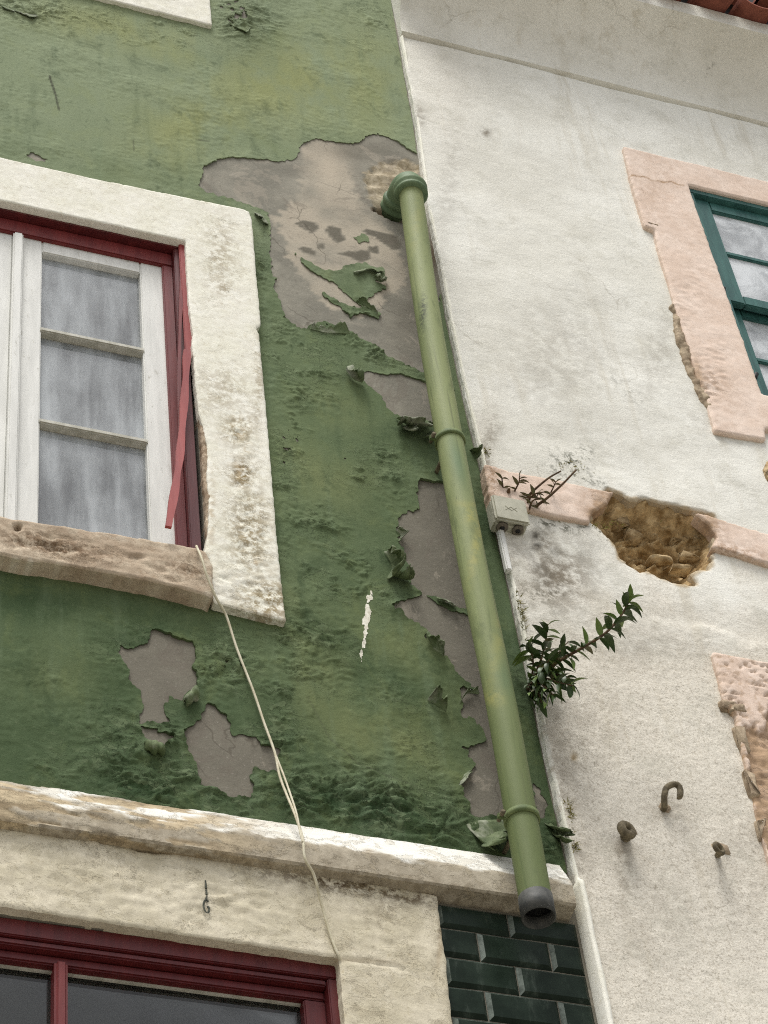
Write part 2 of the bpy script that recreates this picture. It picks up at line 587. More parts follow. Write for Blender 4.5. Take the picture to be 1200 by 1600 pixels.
def m_glass(name, dust, amount, streak=False, tint=0.9, top=None):
    """thin window pane: see-through, reflecting, with a film of dust and painted-in reflections"""
    g = G(name)
    tr = g.n('ShaderNodeBsdfTransparent')
    tr.inputs[0].default_value = (tint, tint * 1.01, tint * 0.99, 1)
    gl = g.n('ShaderNodeBsdfGlossy')
    gl.inputs['Roughness'].default_value = 0.03
    fr = g.n('ShaderNodeFresnel')
    fr.inputs['IOR'].default_value = top or 1.9
    g.bump(g.noise(3.0, 2, 0.5), 0.01, 0.25)
    g.put(gl.inputs['Normal'], g.bumps)
    m1 = g.n('ShaderNodeMixShader')
    g.put(m1.inputs[0], fr.outputs[0]); g.put(m1.inputs[1], tr.outputs[0]); g.put(m1.inputs[2], gl.outputs[0])
    df = g.n('ShaderNodeBsdfDiffuse')
    df.inputs[0].default_value = dust
    if streak:
        a = g.noise(16, 4, 0.6, g.map(1, 1, 0.12))
        b = g.noise(4.2, 5, 0.6, g.map(1, 1, .6))
        k = g.math('MULTIPLY', g.math('ADD', g.math('MULTIPLY', g.step(a, 0.34, 0.7), .6), g.step(b, .33, .66, .2, .75)), amount)
    else:
        k = g.math('MULTIPLY', g.step(g.noise(5, 6, 0.7, None, .6), 0.35, 0.62, 0.45, 1.0), amount)
    m2 = g.n('ShaderNodeMixShader')
    g.put(m2.inputs[0], k); g.put(m2.inputs[1], m1.outputs[0]); g.put(m2.inputs[2], df.outputs[0])
    g.put(g.out.inputs[0], m2.outputs[0])
    return g.m

def m_pipe():
    g = G('green_painted_pipe')
    n1 = g.noise(5, 5, 0.6, g.map(1, 1, 0.35))
    col = g.mix(g.step(n1, 0.35, 0.65), srgb(118, 128, 86), srgb(138, 146, 102))
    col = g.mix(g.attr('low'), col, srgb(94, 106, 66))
    st = g.noise(30, 5, 0.65, g.map(1, 1, 0.06))
    col = g.mix(g.math('MULTIPLY', g.step(st, 0.55, 0.72), 0.35), col, srgb(146, 156, 108))
    col = g.mix(g.math('MULTIPLY', g.step(st, 0.46, 0.3), 0.45), col, srgb(76, 90, 56))
    gr = g.noise(9, 6, 0.72, g.map(1, 1, 0.3), .5)
    col = g.mix(g.math('MULTIPLY', g.step(gr, 0.55, 0.66), 0.35), col, srgb(72, 84, 56))
    col = g.mix(g.math('MULTIPLY', g.step(g.noise(120, 4, 0.7), 0.6, 0.72), 0.25), col, srgb(90, 100, 70))
    chp = g.step(g.noise(34, 6, 0.75, g.map(1, 1, .5)), .66, .69)
    col = g.mix(g.math('MULTIPLY', chp, .6), col, srgb(70, 74, 60))
    rn = g.noise(48, 3, 0.6, g.map(1, 1, 0.02))
    col = g.mix(g.math('MULTIPLY', g.math('MULTIPLY', g.step(rn, .58, .66), g.step(n1, .4, .6)), .4), col, srgb(84, 88, 66))
    col = g.mix(g.math('MULTIPLY', g.attr('yel'), g.step(g.noise(18, 5, 0.7), 0.35, 0.6)), col, srgb(164, 160, 96))
    col = g.mix(g.math('MULTIPLY', g.attr('grn'), 0.8), col, srgb(92, 118, 90))
    col = g.mix(g.math('MULTIPLY', g.attr('scuff'), g.step(g.noise(60, 5, 0.7), 0.4, 0.55)), col, srgb(48, 54, 40))
    g.bump(g.noise(60, 4, 0.6, g.map(1, 1, 0.3)), 0.001, 0.5)
    return g.done(col, 0.62, 0.18)

M = {}
M['paint'] = m_paint()
M['render'] = m_render()
M['white_wall'] = m_white_wall()
M['lime'] = m_plaster('cream_limewash', srgb(232, 230, 214), srgb(240, 238, 226), srgb(206, 198, 172), srgb(136, 118, 80), (srgb(150, 130, 98), srgb(186, 166, 132)))
M['lime_low'] = m_plaster('aged_cream_plaster', srgb(198, 190, 166), srgb(218, 210, 188), srgb(176, 164, 132), srgb(92, 76, 56), (srgb(150, 128, 98), srgb(190, 172, 140)), 1.3, 0.45)
M['ledge'] = m_plaster('weathered_ledge_paint', srgb(196, 186, 164), srgb(222, 214, 196), srgb(160, 148, 122), srgb(110, 98, 78), (srgb(150, 122, 84), srgb(198, 176, 138)), 1.3)
M['stone_sill'] = m_plaster('bare_brown_stone', srgb(178, 160, 138), srgb(204, 189, 166), srgb(156, 136, 110), srgb(104, 80, 56), (srgb(222, 214, 196), srgb(206, 194, 170)), 1.8)
M['peach'] = m_plaster('peach_limewash', srgb(222, 201, 184), srgb(232, 214, 199), srgb(206, 184, 164), srgb(160, 130, 102), (srgb(156, 132, 108), srgb(190, 162, 132)))
M['rubble'] = m_simple('rubble_earth', srgb(128, 102, 66), srgb(208, 182, 138), 19, 0.95, 0.1, 0.004)
M['mortar'] = m_simple('broken_mortar', srgb(138, 122, 102), srgb(178, 162, 138), 30, 0.95, 0.1, 0.003)
M['rubble_stone'] = m_simple('rubble_stone', srgb(134, 112, 80), srgb(198, 176, 138), 22, 0.92, 0.1, 0.004)
M['red'] = m_wood('red_frame_paint', srgb(98, 35, 35), srgb(114, 44, 42), srgb(88, 40, 36), 0.5, 0.5)
M['red_pale'] = m_wood('faded_red_paint', srgb(134, 54, 52), srgb(150, 66, 62), srgb(186, 140, 128), 0.55, 0.4)
M['red_shaded'] = m_wood('shaded_red_paint', srgb(78, 26, 27), srgb(92, 32, 32), srgb(84, 34, 32), 0.45, 0.4)  # same frame red, darkened in colour for the shade under the lintel
M['white_wood'] = m_wood('white_window_paint', srgb(206, 206, 200), srgb(220, 220, 214), srgb(150, 146, 130), 0.6, 0.6)
M['putty'] = m_wood('grey_white_bar_paint', srgb(168, 166, 152), srgb(192, 190, 178), srgb(130, 124, 100), 0.65, 0.7)
M['teal'] = m_wood('dark_teal_paint', srgb(44, 84, 80), srgb(58, 102, 96), srgb(32, 58, 56), 0.5, 0.4)
M['shutter'] = m_wood('grey_shutter_wood', srgb(196, 192, 182), srgb(214, 210, 200), srgb(120, 114, 100), 0.8, 0.5)
M['curtain'] = m_simple('white_curtain', srgb(190, 192, 196), srgb(244, 244, 244), 5, 0.9, 0.1, 0.0)
M['glass_dusty'] = m_glass('dusty_window_glass', srgb(204, 209, 211), 0.54, True, 0.96)  # dust film; its slight blue stands in for sky reflection
M['glass_cloudy'] = m_glass('painted_cloud_glass', srgb(226, 230, 232), 0.85, False, 0.97)  # milky white film painted in for clouds reflected in the panes
M['glass_dark'] = m_glass('dim_shop_glass', srgb(110, 114, 104), 0.09, False, 0.5, 1.5)
M['room'] = m_simple('dim_room', srgb(44, 46, 44), srgb(58, 60, 56), 3, 0.95, 0.1, 0.0)
M['tile'] = None
M['pipe'] = m_pipe()
M['pvc'] = m_simple('dark_pvc', srgb(58, 60, 58), srgb(80, 80, 76), 40, 0.6, 0.3, 0.0006)
M['clip'] = m_simple('green_painted_clip', srgb(84, 98, 60), srgb(108, 120, 76), 30, 0.7, 0.3, 0.0005)
M['elbow'] = m_simple('sage_green_plastic', srgb(88, 108, 80), srgb(108, 126, 94), 14, 0.6, 0.2, 0.0008)
M['rust'] = m_simple('limed_iron', srgb(88, 80, 64), srgb(126, 116, 94), 60, 0.85, 0.2, 0.001)
M['box'] = m_simple('beige_plastic', srgb(160, 158, 140), srgb(184, 182, 164), 12, 0.6, 0.3, 0.0004)
M['box_low'] = m_simple('grey_rubber', srgb(96, 90, 80), srgb(116, 108, 96), 30, 0.7, 0.2, 0.0004)
M['black'] = m_simple('black_iron_and_gap_shade', srgb(26, 26, 26), srgb(38, 38, 36), 30, 0.6, 0.3, 0.0004)  # iron for the catches, also painted shade in gaps and openings
M['cable'] = m_simple('cream_cable_sheath', srgb(192, 184, 156), srgb(214, 208, 184), 30, 0.7, 0.3, 0.0004)
M['wood_twig'] = m_simple('brown_twig', srgb(74, 58, 44), srgb(104, 84, 62), 40, 0.85, 0.2, 0.0008)
M['roof'] = m_simple('terracotta', srgb(112, 66, 54), srgb(138, 84, 68), 12, 0.9, 0.15, 0.002)
M['moss'] = m_simple('dry_moss', srgb(104, 104, 52), srgb(160, 150, 92), 40, 0.95, 0.1, 0.0)
M['asphalt'] = m_simple('limestone_setts', srgb(134, 130, 122), srgb(158, 154, 146), 8, 0.9, 0.2, 0.004)
M['paving'] = m_simple('pale_limestone_paving', srgb(150, 146, 136), srgb(172, 167, 156), 6, 0.9, 0.2, 0.004)
M['ink'] = m_simple('faded_black_paint', srgb(66, 68, 62), srgb(96, 98, 88), 60, 0.9, 0.1, 0.0)

def m_tile():
    g = G('bottle_green_glaze')
    col = g.mix(g.step(g.noise(9, 5, 0.6), 0.35, 0.65), srgb(26, 36, 28), srgb(38, 49, 40))
    w = g.noise(22, 6, 0.72, g.map(1, 1, 0.3))
    col = g.mix(g.math('MULTIPLY', g.step(w, 0.52, 0.72), 0.25), col, srgb(110, 120, 110))
    col = g.mix(g.math('MULTIPLY', g.math('MULTIPLY', g.attr('edge'), g.step(g.noise(40, 5, .7), .3, .6, .4, 1.0)), 0.55), col, srgb(158, 168, 158))  # paler left and top bevels: sky reflection painted into the glaze
    return g.done(col, 0.3, 0.09)
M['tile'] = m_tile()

def m_leaf(name, a, b):
    g = G(name)
    col = g.mix(g.noise(30, 3, 0.5), a, b)
    return g.done(col, 0.45, 0.35)
M['leaf'] = m_leaf('dark_glossy_leaf', srgb(36, 52, 28), srgb(76, 98, 50))
M['leaf_top'] = m_leaf('young_leaf', srgb(84, 108, 52), srgb(118, 138, 72))
M['leaf_dry'] = m_leaf('dull_leaf', srgb(84, 84, 56), srgb(110, 104, 68))

def m_flap():
    g = G('loose_paint_skin')
    geo = g.n('ShaderNodeNewGeometry')
    a = g.noise(25, 5, 0.65)
    front = g.mix(g.step(a, 0.35, 0.65), srgb(78, 92, 60), srgb(104, 116, 82))
    rear = g.mix(g.step(a, 0.35, 0.65), srgb(120, 126, 106), srgb(150, 154, 134))
    col = g.mix(g.step(g.noise(9, 5, .65), .46, .6), front, rear)
    g.bump(g.noise(60, 4, 0.6), 0.002, 0.5)
    return g.done(col, 0.75, 0.2)
M['flap'] = m_flap()

# ------------------------------------------------------------------ the setting
def ground():
    b = MB().box(-150, 150, 0, 0.0001, -150, 150)
    me = bpy.data.meshes.new('road')
    me.from_pydata([(-150, -150, 0), (150, -150, 0), (150, 150, 0), (-150, 150, 0)], [], [(0, 1, 2, 3)])
    o = link('road', me, M['asphalt'])
    o['kind'] = 'structure'
    p = MB()
    p.add([(-14, -1.3, 0), (14, -1.3, 0), (14, 0.6, 0), (-14, 0.6, 0), (-14, -1.3, .13), (14, -1.3, .13), (14, 0.6, .13), (-14, 0.6, .13)],
          [(4, 5, 6, 7), (0, 1, 5, 4), (1, 2, 6, 5), (3, 0, 4, 7), (2, 3, 7, 6)])
    o = p.build('pavement', M['paving'], None, False, 0.015)
    o['kind'] = 'structure'
ground()

# where the two houses meet, top to bottom
EDGE_PX = [(585, -160), (614, 0), (622, 50), (633, 112), (648, 190), (656, 250), (667, 330), (684, 410), (700, 500), (721, 600),
           (735, 662), (752, 730), (770, 800), (793, 900), (816, 1010), (834, 1092), (861, 1225), (880, 1310), (892, 1366)]
EDGE = poly(EDGE_PX, 0.012)
XB = float(np.mean(EDGE[:, 0]))
def edge_x(Z):
    o = np.argsort(EDGE[:, 1])
    return np.interp(Z, EDGE[o, 1], EDGE[o, 0])
X_L = w2(0, 800)[0] - 1.0
Z_T = w2(600, 0)[1] + 1.0
Z_LEDGE = w2(400, 1284, 0.0)[1]
X_R = w2(1200, 100)[0] + 1.2

green = empty('green_house', (XB - 1.5, 0, 0), 'green painted house on the left with peeling walls and red window frames', 'house')
white = empty('white_house', (XB + 1.5, 0, 0), 'whitewashed house on the right with peach window surrounds and a broken band', 'house')

for par, xa, xb in ((green, X_L - 1.5, XB - 0.01), (white, XB + 0.01, X_R + 1.5)):
    s = MB()
    s.box(xa, xb, 0.0, Z_T + 0.4, -6.0, -0.42)
    s.build('rear_walls', M['room'], par)

# ------------------------------------------------------------------ green house: openings
XM = w2(20, 600, -0.03)[0]                                  # middle of the casement window
OP_R = w2(291, 376, 0.02)[0] + 0.004
OP_T = w2(150, 344, 0.03)[1] + 0.012
OP_B = w2(150, 830, 0.03)[1] - 0.03
def mirror(X, xm):
    return xm + np.abs(X - xm)
def f_open1(X, Z):
    return np.minimum(np.minimum(OP_R - mirror(X, XM), OP_T - Z), Z - OP_B)
OL_R = w2(532, 1500, 0.02)[0] + 0.01
OL_T = w2(250, 1456, 0.03)[1] + 0.01
OL_L = w2(95, 1550, 0)[0] - 1.75
def f_open2(X, Z):
    return np.minimum(np.minimum(OL_R - X, X - OL_L), np.minimum(OL_T - Z, Z - 1.2))
XU_R = w2(262, -20, 0.0)[0]
ZU_B = w2(262, -60, 0.0)[1]
def f_open3(X, Z):
    return np.minimum(np.minimum(XU_R - X, X - XU_R + 1.1), np.minimum(ZU_B + 1.7 - Z, Z - ZU_B))

# ------------------------------------------------------------------ bare patches in the paint
PATCH = {}
PATCH['A'] = [(312, 290), (318, 262), (330, 255), (345, 248), (380, 246), (410, 250), (440, 253), (462, 246), (470, 228), (485, 218), (520, 221), (560, 226),
              (572, 212), (590, 209), (620, 222), (645, 238), (657, 246), (690, 300), (705, 430), (692, 440), (690, 470), (672, 500), (668, 560), (690, 598), (640, 574), (612, 562), (588, 544), (566, 532),
              (548, 522), (530, 512), (505, 503), (478, 514), (460, 510), (445, 498), (438, 480), (428, 455), (425, 430), (423, 400), (420, 375),
              (423, 350), (420, 332), (400, 326), (370, 314), (345, 308), (320, 304)]
PATCH['B'] = [(560, 585), (575, 582), (600, 585), (625, 585), (640, 590), (665, 597), (705, 610), (712, 680), (680, 668), (650, 662), (620, 650), (608, 640), (590, 615), (570, 600)]
PATCH['C'] = [(652, 750), (725, 762), (775, 968), (705, 945), (680, 932), (655, 925), (640, 912), (637, 890), (636, 865), (622, 845), (630, 835), (618, 830), (622, 812), (640, 800), (658, 797), (650, 775)]
PATCH['C2'] = [(608, 948), (640, 935), (660, 930), (685, 945), (765, 974), (790, 1092), (738, 1078), (715, 1055), (695, 1030), (672, 1008), (660, 985), (640, 968), (615, 955)]
PATCH['D'] = [(718, 1076), (790, 1086), (820, 1284), (734, 1273), (731, 1262), (716, 1227), (740, 1193), (723, 1169), (754, 1163), (752, 1136), (735, 1120), (723, 1119), (721, 1095)]
PATCH['E'] = [(832, 1225), (842, 1232), (852, 1256), (850, 1284), (838, 1282)]
PATCH['F'] = [(236, 982), (260, 988), (276, 996), (298, 1006), (305, 1020), (302, 1034), (296, 1042), (308, 1060), (306, 1074), (300, 1080), (288, 1097), (272, 1094), (266, 1090),
              (258, 1102), (256, 1114), (260, 1128), (224, 1130), (220, 1130), (224, 1078), (210, 1072), (200, 1062), (202, 1056), (190, 1034), (186, 1018), (190, 1013), (208, 1014), (230, 1004)]
PATCH['F2'] = [(222, 1138), (240, 1140), (270, 1152), (268, 1160), (254, 1174), (240, 1168), (230, 1160)]
PATCH['G'] = [(326, 1100), (344, 1112), (356, 1128), (364, 1146), (378, 1144), (398, 1154), (406, 1170), (420, 1166), (440, 1172), (434, 1206), (396, 1202), (394, 1210), (394, 1246),
              (376, 1248), (352, 1244), (334, 1236), (312, 1228), (308, 1202), (296, 1174), (286, 1148), (294, 1138), (310, 1128), (320, 1114)]
PATCH['H'] = [(36, 243), (50, 240), (62, 246), (78, 250), (70, 254), (50, 250)]
ISLE = [[(457, 395), (475, 405), (500, 420), (530, 425), (545, 415), (570, 412), (580, 418), (600, 420), (603, 435), (590, 440), (602, 450), (585, 460), (570, 470), (562, 476), (545, 465), (525, 445), (500, 432), (475, 414)],
        [(505, 460), (520, 468), (545, 478), (570, 482), (592, 490), (590, 498), (565, 491), (548, 497), (535, 482), (518, 473)],
        [(553, 371), (570, 365), (573, 376), (560, 379)]]
PATCH_W = {k: poly(v) for k, v in PATCH.items()}
ISLE_W = [poly(v) for v in ISLE]

def ragged(X, Z, a=1.0):
    return a * (0.010 * fbm(X * 16, Z * 14, 3, 3) + 0.006 * fbm(X * 60, Z * 52, 5, 3))

def f_patches(X, Z):
    h = np.full(X.shape, -0.35)
    for p in PATCH_W.values():
        h = np.maximum(h, sdf(X, Z, p))
    for p in ISLE_W:
        h = np.minimum(h, -sdf(X, Z, p))
    return h

def f_green(X, Z):
    r = np.minimum(edge_x(Z) - X, np.minimum(X - X_L, Z - (Z_LEDGE - 0.02)))
    r = np.minimum(r, Z_T - Z)
    return r

def f_paint(X, Z):
    r = f_green(X, Z) - 0.004
    r = np.minimum(r, 0.004 * fbm(X * 30, Z * 12, 8, 3) + f_green(X, Z) - 0.003)
    r = np.minimum(r, -(f_patches(X, Z) + ragged(X, Z)))
    r = np.minimum(r, -f_open1(X, Z) - 0.02)
    r = np.minimum(r, -f_open3(X, Z) - 0.02)
    # little flakes gone where the skin is blistered
    px, py = proj(X, 0, Z)
    fl = blob(px, py, FLAKY)
    r = np.minimum(r, 0.03 - 0.062 * np.clip(fl, 0, 1) * (fbm(X * 34, Z * 34, 21, 3) + 0.62))
    return r
FLAKY = [(455, 690, 22, 90, 8, 0.50), (500, 505, 40, 14, 10, 0.45), (600, 545, 50, 14, 20, 0.45), (560, 720, 60, 12, 5, .4), (350, 1040, 30, 26, 0, .5), (290, 20, 40, 30, 20, .5), (370, 20, 40, 30, 20, .6)]

# blistered and wrinkled zones of the skin
WRINKLE = [(350, 1035, 45, 36, 0, .9), (230, 1175, 60, 50, 10, 0.7), (300, 1235, 190, 32, 9, .9), (560, 1255, 170, 50, 9, 1.15), (700, 1290, 70, 36, 10, 1.0),
           (380, 30, 50, 36, 0, .9), (40, 15, 90, 18, 10, .8), (865, 1320, 22, 40, 0, .9), (480, 1000, 70, 40, 35, .5), (560, 490, 60, 20, 15, .5), (420, 1180, 40, 40, 0, .6)]
CRINKLE = [(455, 690, 26, 120, 6, 1.0), (480, 560, 70, 60, 20, .9), (600, 550, 80, 36, 18, .9), (590, 740, 60, 50, 0, .8), (540, 900, 120, 46, 22, .95), (480, 1010, 80, 60, 35, .9), (405, 430, 14, 90, 5, .9),
           (200, 1010, 60, 40, 0, .7), (220, 1170, 110, 70, 0, .9), (430, 1130, 60, 90, 0, .9), (640, 1190, 60, 60, 0, .5), (820, 1050, 20, 90, 12, .5), (590, 40, 40, 40, 0, .6), (220, 40, 120, 30, 14, 0.6), (60, 15, 90, 24, 10, .7), (560, 1250, 190, 60, 9, .9), (300, 1235, 190, 40, 9, .9),
           (80, 1060, 40, 20, 0, .35), (490, 830, 60, 40, 20, .8), (360, 1040, 60, 50, 0, .9), (620, 1090, 60, 30, 25, .5), (760, 760, 14, 90, 12, .5)]
def paint_h(x, z, f):
    px, py = proj(x, 0, z)
    wz = blob(px, py, WRINKLE)
    cz = blob(px, py, CRINKLE) * sstep(-.25, .3, fbm(x * 8, z * 10, 44, 3))
    wx = x + 0.03 * fbm(x * 9, z * 9, 40, 2)
    wzc = z + 0.05 * fbm(x * 6, z * 6, 41, 3) - 0.12 * x
    rip = ridge(wx * 9, wzc * 22, 30, 3) - 0.9
    lump = fbm(wx * 17, wzc * 26, 33, 4)
    h = 0.0026 + 0.006 * fbm(x * 2.2, z * 2.2, 31, 3) + 0.0018 * fbm(x * 12, z * 12, 39, 3) + 0.0007 * fbm(x * 26, z * 34, 38, 3) + 0.0009 * fbm(x * 55, z * 55, 32, 2)
    h = h + wz * (0.006 * np.clip(rip, -0.6, 1) + 0.010 * lump + 0.003)
    fine = ridge(wx * 15, wzc * 34, 45, 3) - 0.9
    h = h + cz * (0.0036 * np.clip(fine, -.6, 1) + 0.0028 * fbm(wx * 36, wzc * 52, 46, 3) + .002)
    tn = fbm(wx * 6.5, wzc * 13, 47, 4) * 3.0                # torn, overlapping layers: a step at every level line
    ter = np.clip(np.maximum(cz, .5 * np.clip(wz, 0, 1)), 0, 1)
    h = h + 0.010 * ter * sstep(-.1, .35, fbm(x * 12, z * 14, 48, 3)) * (tn - np.floor(tn)) * sstep(.0, .06, tn - np.floor(tn))
    hp = -f_patches(x, z)                                   # distance to the nearest bare patch
    lift = np.clip(0.5 + 0.9 * fbm(x * 7, z * 7, 37, 2), 0.15, 1.3)
    near = np.exp(-np.clip(hp + 0.006, 0, 1) / 0.022)
    low = sstep(420, 560, py)
    h = h + near * lift * (0.0012 + 0.004 * low + 0.010 * sstep(.15, .7, fbm(x * 4, z * 4, 49, 2)) * low)
    h = h - 0.006 * np.exp(-np.clip(np.abs(f_green(x, z)), 0, 1) / 0.02) * (1 - near)
    return np.maximum(h, 0.0018)

def paint_at(x, z, f):
    px, py = proj(x, 0, z)
    n = fbm(x * 3, z * 3, 50, 4)
    fade_lit = sstep(620, 60, py + 140 * n) * 0.85  # paler upwards: faded paint, with the brighter light there put into the colour
    fade_lit = np.maximum(fade_lit, blob(px, py, [(150, 130, 140, 90, 10, .75), (50, 60, 90, 90, 0, .55), (520, 90, 120, 70, 0, .5)]))
    yel = blob(px, py, [(310, 195, 110, 55, -20, 1.0), (450, 130, 160, 70, -10, 0.95), (180, 45, 150, 32, 12, .8), (240, 70, 110, 30, 20, .7), (560, 130, 90, 90, 0, .7),
                        (640, 1010, 90, 50, 30, .6), (600, 1150, 150, 60, 25, .75), (500, 1060, 60, 110, -20, .65), (500, 750, 110, 50, 20, .5), (520, 640, 70, 40, 20, .35), (700, 1140, 60, 90, 10, .5), (90, 1060, 80, 60, 0, .35), (460, 960, 40, 70, 0, .4)])
    dk = sstep(560, 1250, py + 160 * n) * 0.64  # darker downwards: damp paint, with the dimmer light there put into the colour
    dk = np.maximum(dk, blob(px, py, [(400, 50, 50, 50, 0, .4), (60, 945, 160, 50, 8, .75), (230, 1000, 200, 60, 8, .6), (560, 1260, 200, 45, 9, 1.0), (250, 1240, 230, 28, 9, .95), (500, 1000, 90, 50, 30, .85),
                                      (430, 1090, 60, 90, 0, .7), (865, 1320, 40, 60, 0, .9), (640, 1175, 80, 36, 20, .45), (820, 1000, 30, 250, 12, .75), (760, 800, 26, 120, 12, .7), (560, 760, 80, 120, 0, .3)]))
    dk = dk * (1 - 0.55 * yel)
    wht = np.zeros_like(px)
    for (a, b, r, k) in (((579, 926), (571, 985), 6.0, 0.95), ((571, 985), (564, 1030), 4.0, 0.6)):
        e = np.array(b) - np.array(a); t = np.clip(((px - a[0]) * e[0] + (py - a[1]) * e[1]) / (e @ e), 0, 1)
        d = np.hypot(px - a[0] - t * e[0], py - a[1] - t * e[1])
        wht = np.maximum(wht, 0 * k * sstep(r, r * 0.2, d) * np.clip(0.7 + 0.5 * fbm(x * 60, z * 60, 61, 3), 0, 1))
    scr = np.zeros_like(px)
    for (a, b, r, k) in (((77, 120), (87, 150), 2.6, .9), ((87, 152), (92, 172), 2.2, .9), ((208, 220), (209, 236), 2.0, .5), ((310, 220), (326, 222), 2., .5), ((515, 1155), (560, 1195), 2.2, .35), ((560, 1195), (650, 1230), 2.2, .3), ((480, 1090), (515, 1155), 2.2, .3)):
        e = np.array(b) - np.array(a); t = np.clip(((px - a[0]) * e[0] + (py - a[1]) * e[1]) / (e @ e), 0, 1)
        d = np.hypot(px - a[0] - t * e[0], py - a[1] - t * e[1])
        scr = np.maximum(scr, k * sstep(r, r * 0.3, d))
    flk = np.clip(blob(px, py, CRINKLE) * sstep(-.3, .25, fbm(x * 7, z * 9, 62, 3)) + .6 * blob(px, py, WRINKLE), 0, 1)
    return {'fade_lit': fade_lit, 'yel': yel, 'dk': dk, 'wht': wht, 'scr': scr, 'flk': flk}

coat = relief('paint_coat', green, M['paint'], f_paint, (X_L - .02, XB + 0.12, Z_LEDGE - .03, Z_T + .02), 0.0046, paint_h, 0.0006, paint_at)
coat['label'] = 'peeling green paint, yellowed at the top and dark and wrinkled at the bottom'

DRIP = poly([(577, 926), (582, 922), (583, 932), (579, 950), (580, 962), (576, 985), (573, 992), (571, 1010), (567, 1024), (565, 1034), (563, 1022), (566, 1002), (568, 984), (567, 966), (570, 955), (571, 938)], .006)
dr = relief('paint_drip', green, M['lime'], lambda X, Z: sdf(X, Z, DRIP) + .008 * fbm(X * 80, Z * 34, 63, 4) - .002, pbox(DRIP), .0016, lambda x, z, f: paint_h(x, z, f) + .0012, lambda x, z: paint_h(x, z, 0 * x) - .001, lambda x, z, f: {'dirt': .3 + 0 * x, 'bare': 0 * x})
dr['label'] = 'white splash running down the green paint'
SAND = poly([(568, 275), (580, 262), (602, 252), (640, 246), (656, 262), (672, 330), (650, 345), (605, 335), (585, 322), (575, 305)])
HOLE = poly([(580, 326), (592, 322), (612, 334), (640, 345), (660, 345), (656, 358), (610, 342)])
SKIM = poly([(470, 225), (520, 222), (545, 260), (560, 310), (600, 340), (618, 380), (640, 430), (600, 470), (560, 500), (500, 470), (450, 400), (430, 340), (470, 300)])
DABS = [poly(p) for p in ([(463, 348), (475, 343), (495, 348), (498, 360), (488, 364), (470, 354)], [(504, 358), (520, 352), (535, 358), (538, 378), (525, 378), (515, 368)],
        [(520, 394), (545, 394), (575, 390), (580, 405), (560, 410), (545, 400)], [(563, 362), (580, 357), (625, 370), (628, 390), (610, 388), (590, 372)], [(575, 385), (590, 385), (592, 396), (578, 394)], [(460, 388), (480, 384), (496, 392), (490, 400)], [(497, 380), (505, 380), (506, 387), (498, 387)])]
def wall_h(x, z, f):
    h = -0.001 + 0.0012 * fbm(x * 8, z * 8, 70, 4)
    sd = sdf(x, z, SAND)
    h = h + sstep(-0.004, 0.01, sd) * (-0.006 + 0.010 * fbm(x * 15, z * 17, 71, 5))
    h = h - 0.05 * sstep(-0.004, 0.02, sdf(x, z, HOLE))
    return np.minimum(h, 0.0005 + 0.006 * (sd > -0.01))
def wall_at(x, z, f):
    px, py = proj(x, 0, z)
    n = fbm(x * 22, z * 22, 72, 4) * 0.012
    pale = 0.6 * sstep(-0.004, 0.008, sdf(x, z, SKIM) + 2.6 * n) * np.clip(0.8 + 0.7 * fbm(x * 6, z * 6, 73, 3), 0, 1)
    pale = np.maximum(pale, blob(px, py, [(515, 265, 30, 55, -15, .8), (560, 400, 60, 25, 20, .55)]))
    dark = np.zeros_like(px)
    for p in DABS:
        dark = np.maximum(dark, sstep(-0.001, 0.004, sdf(x, z, p) + 0.6 * n))
    pale = pale * (1 - dark)
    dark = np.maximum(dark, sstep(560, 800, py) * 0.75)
    dark = np.maximum(dark, blob(px, py, [(560, 235, 60, 18, 5, .6), (640, 500, 40, 60, 0, .6), (645, 420, 30, 30, 0, .5), (685, 380, 14, 60, 8, .9)]))
    return {'pale': pale, 'dark': dark * 0.9, 'sand': sstep(-0.003, 0.004, sdf(x, z, SAND) + n), 'pit': np.maximum(sstep(-0.004, 0.008, sdf(x, z, HOLE) + n), blob(px, py, [(683, 370, 9, 60, 10, .9)]))}
def f_wall(X, Z):
    r = np.minimum(edge_x(Z) - X + 0.01, np.minimum(X - X_L, Z_T - Z))
    r = np.minimum(r, Z - 0.05)
    r = np.minimum(r, -f_open1(X, Z)); r = np.minimum(r, -f_open2(X, Z))
    return np.minimum(r, -f_open3(X, Z))
relief('wall', green, M['render'], f_wall, (X_L - .02, XB + 0.12, 0.04, Z_T + .02), 0.012, wall_h, -0.42, wall_at)

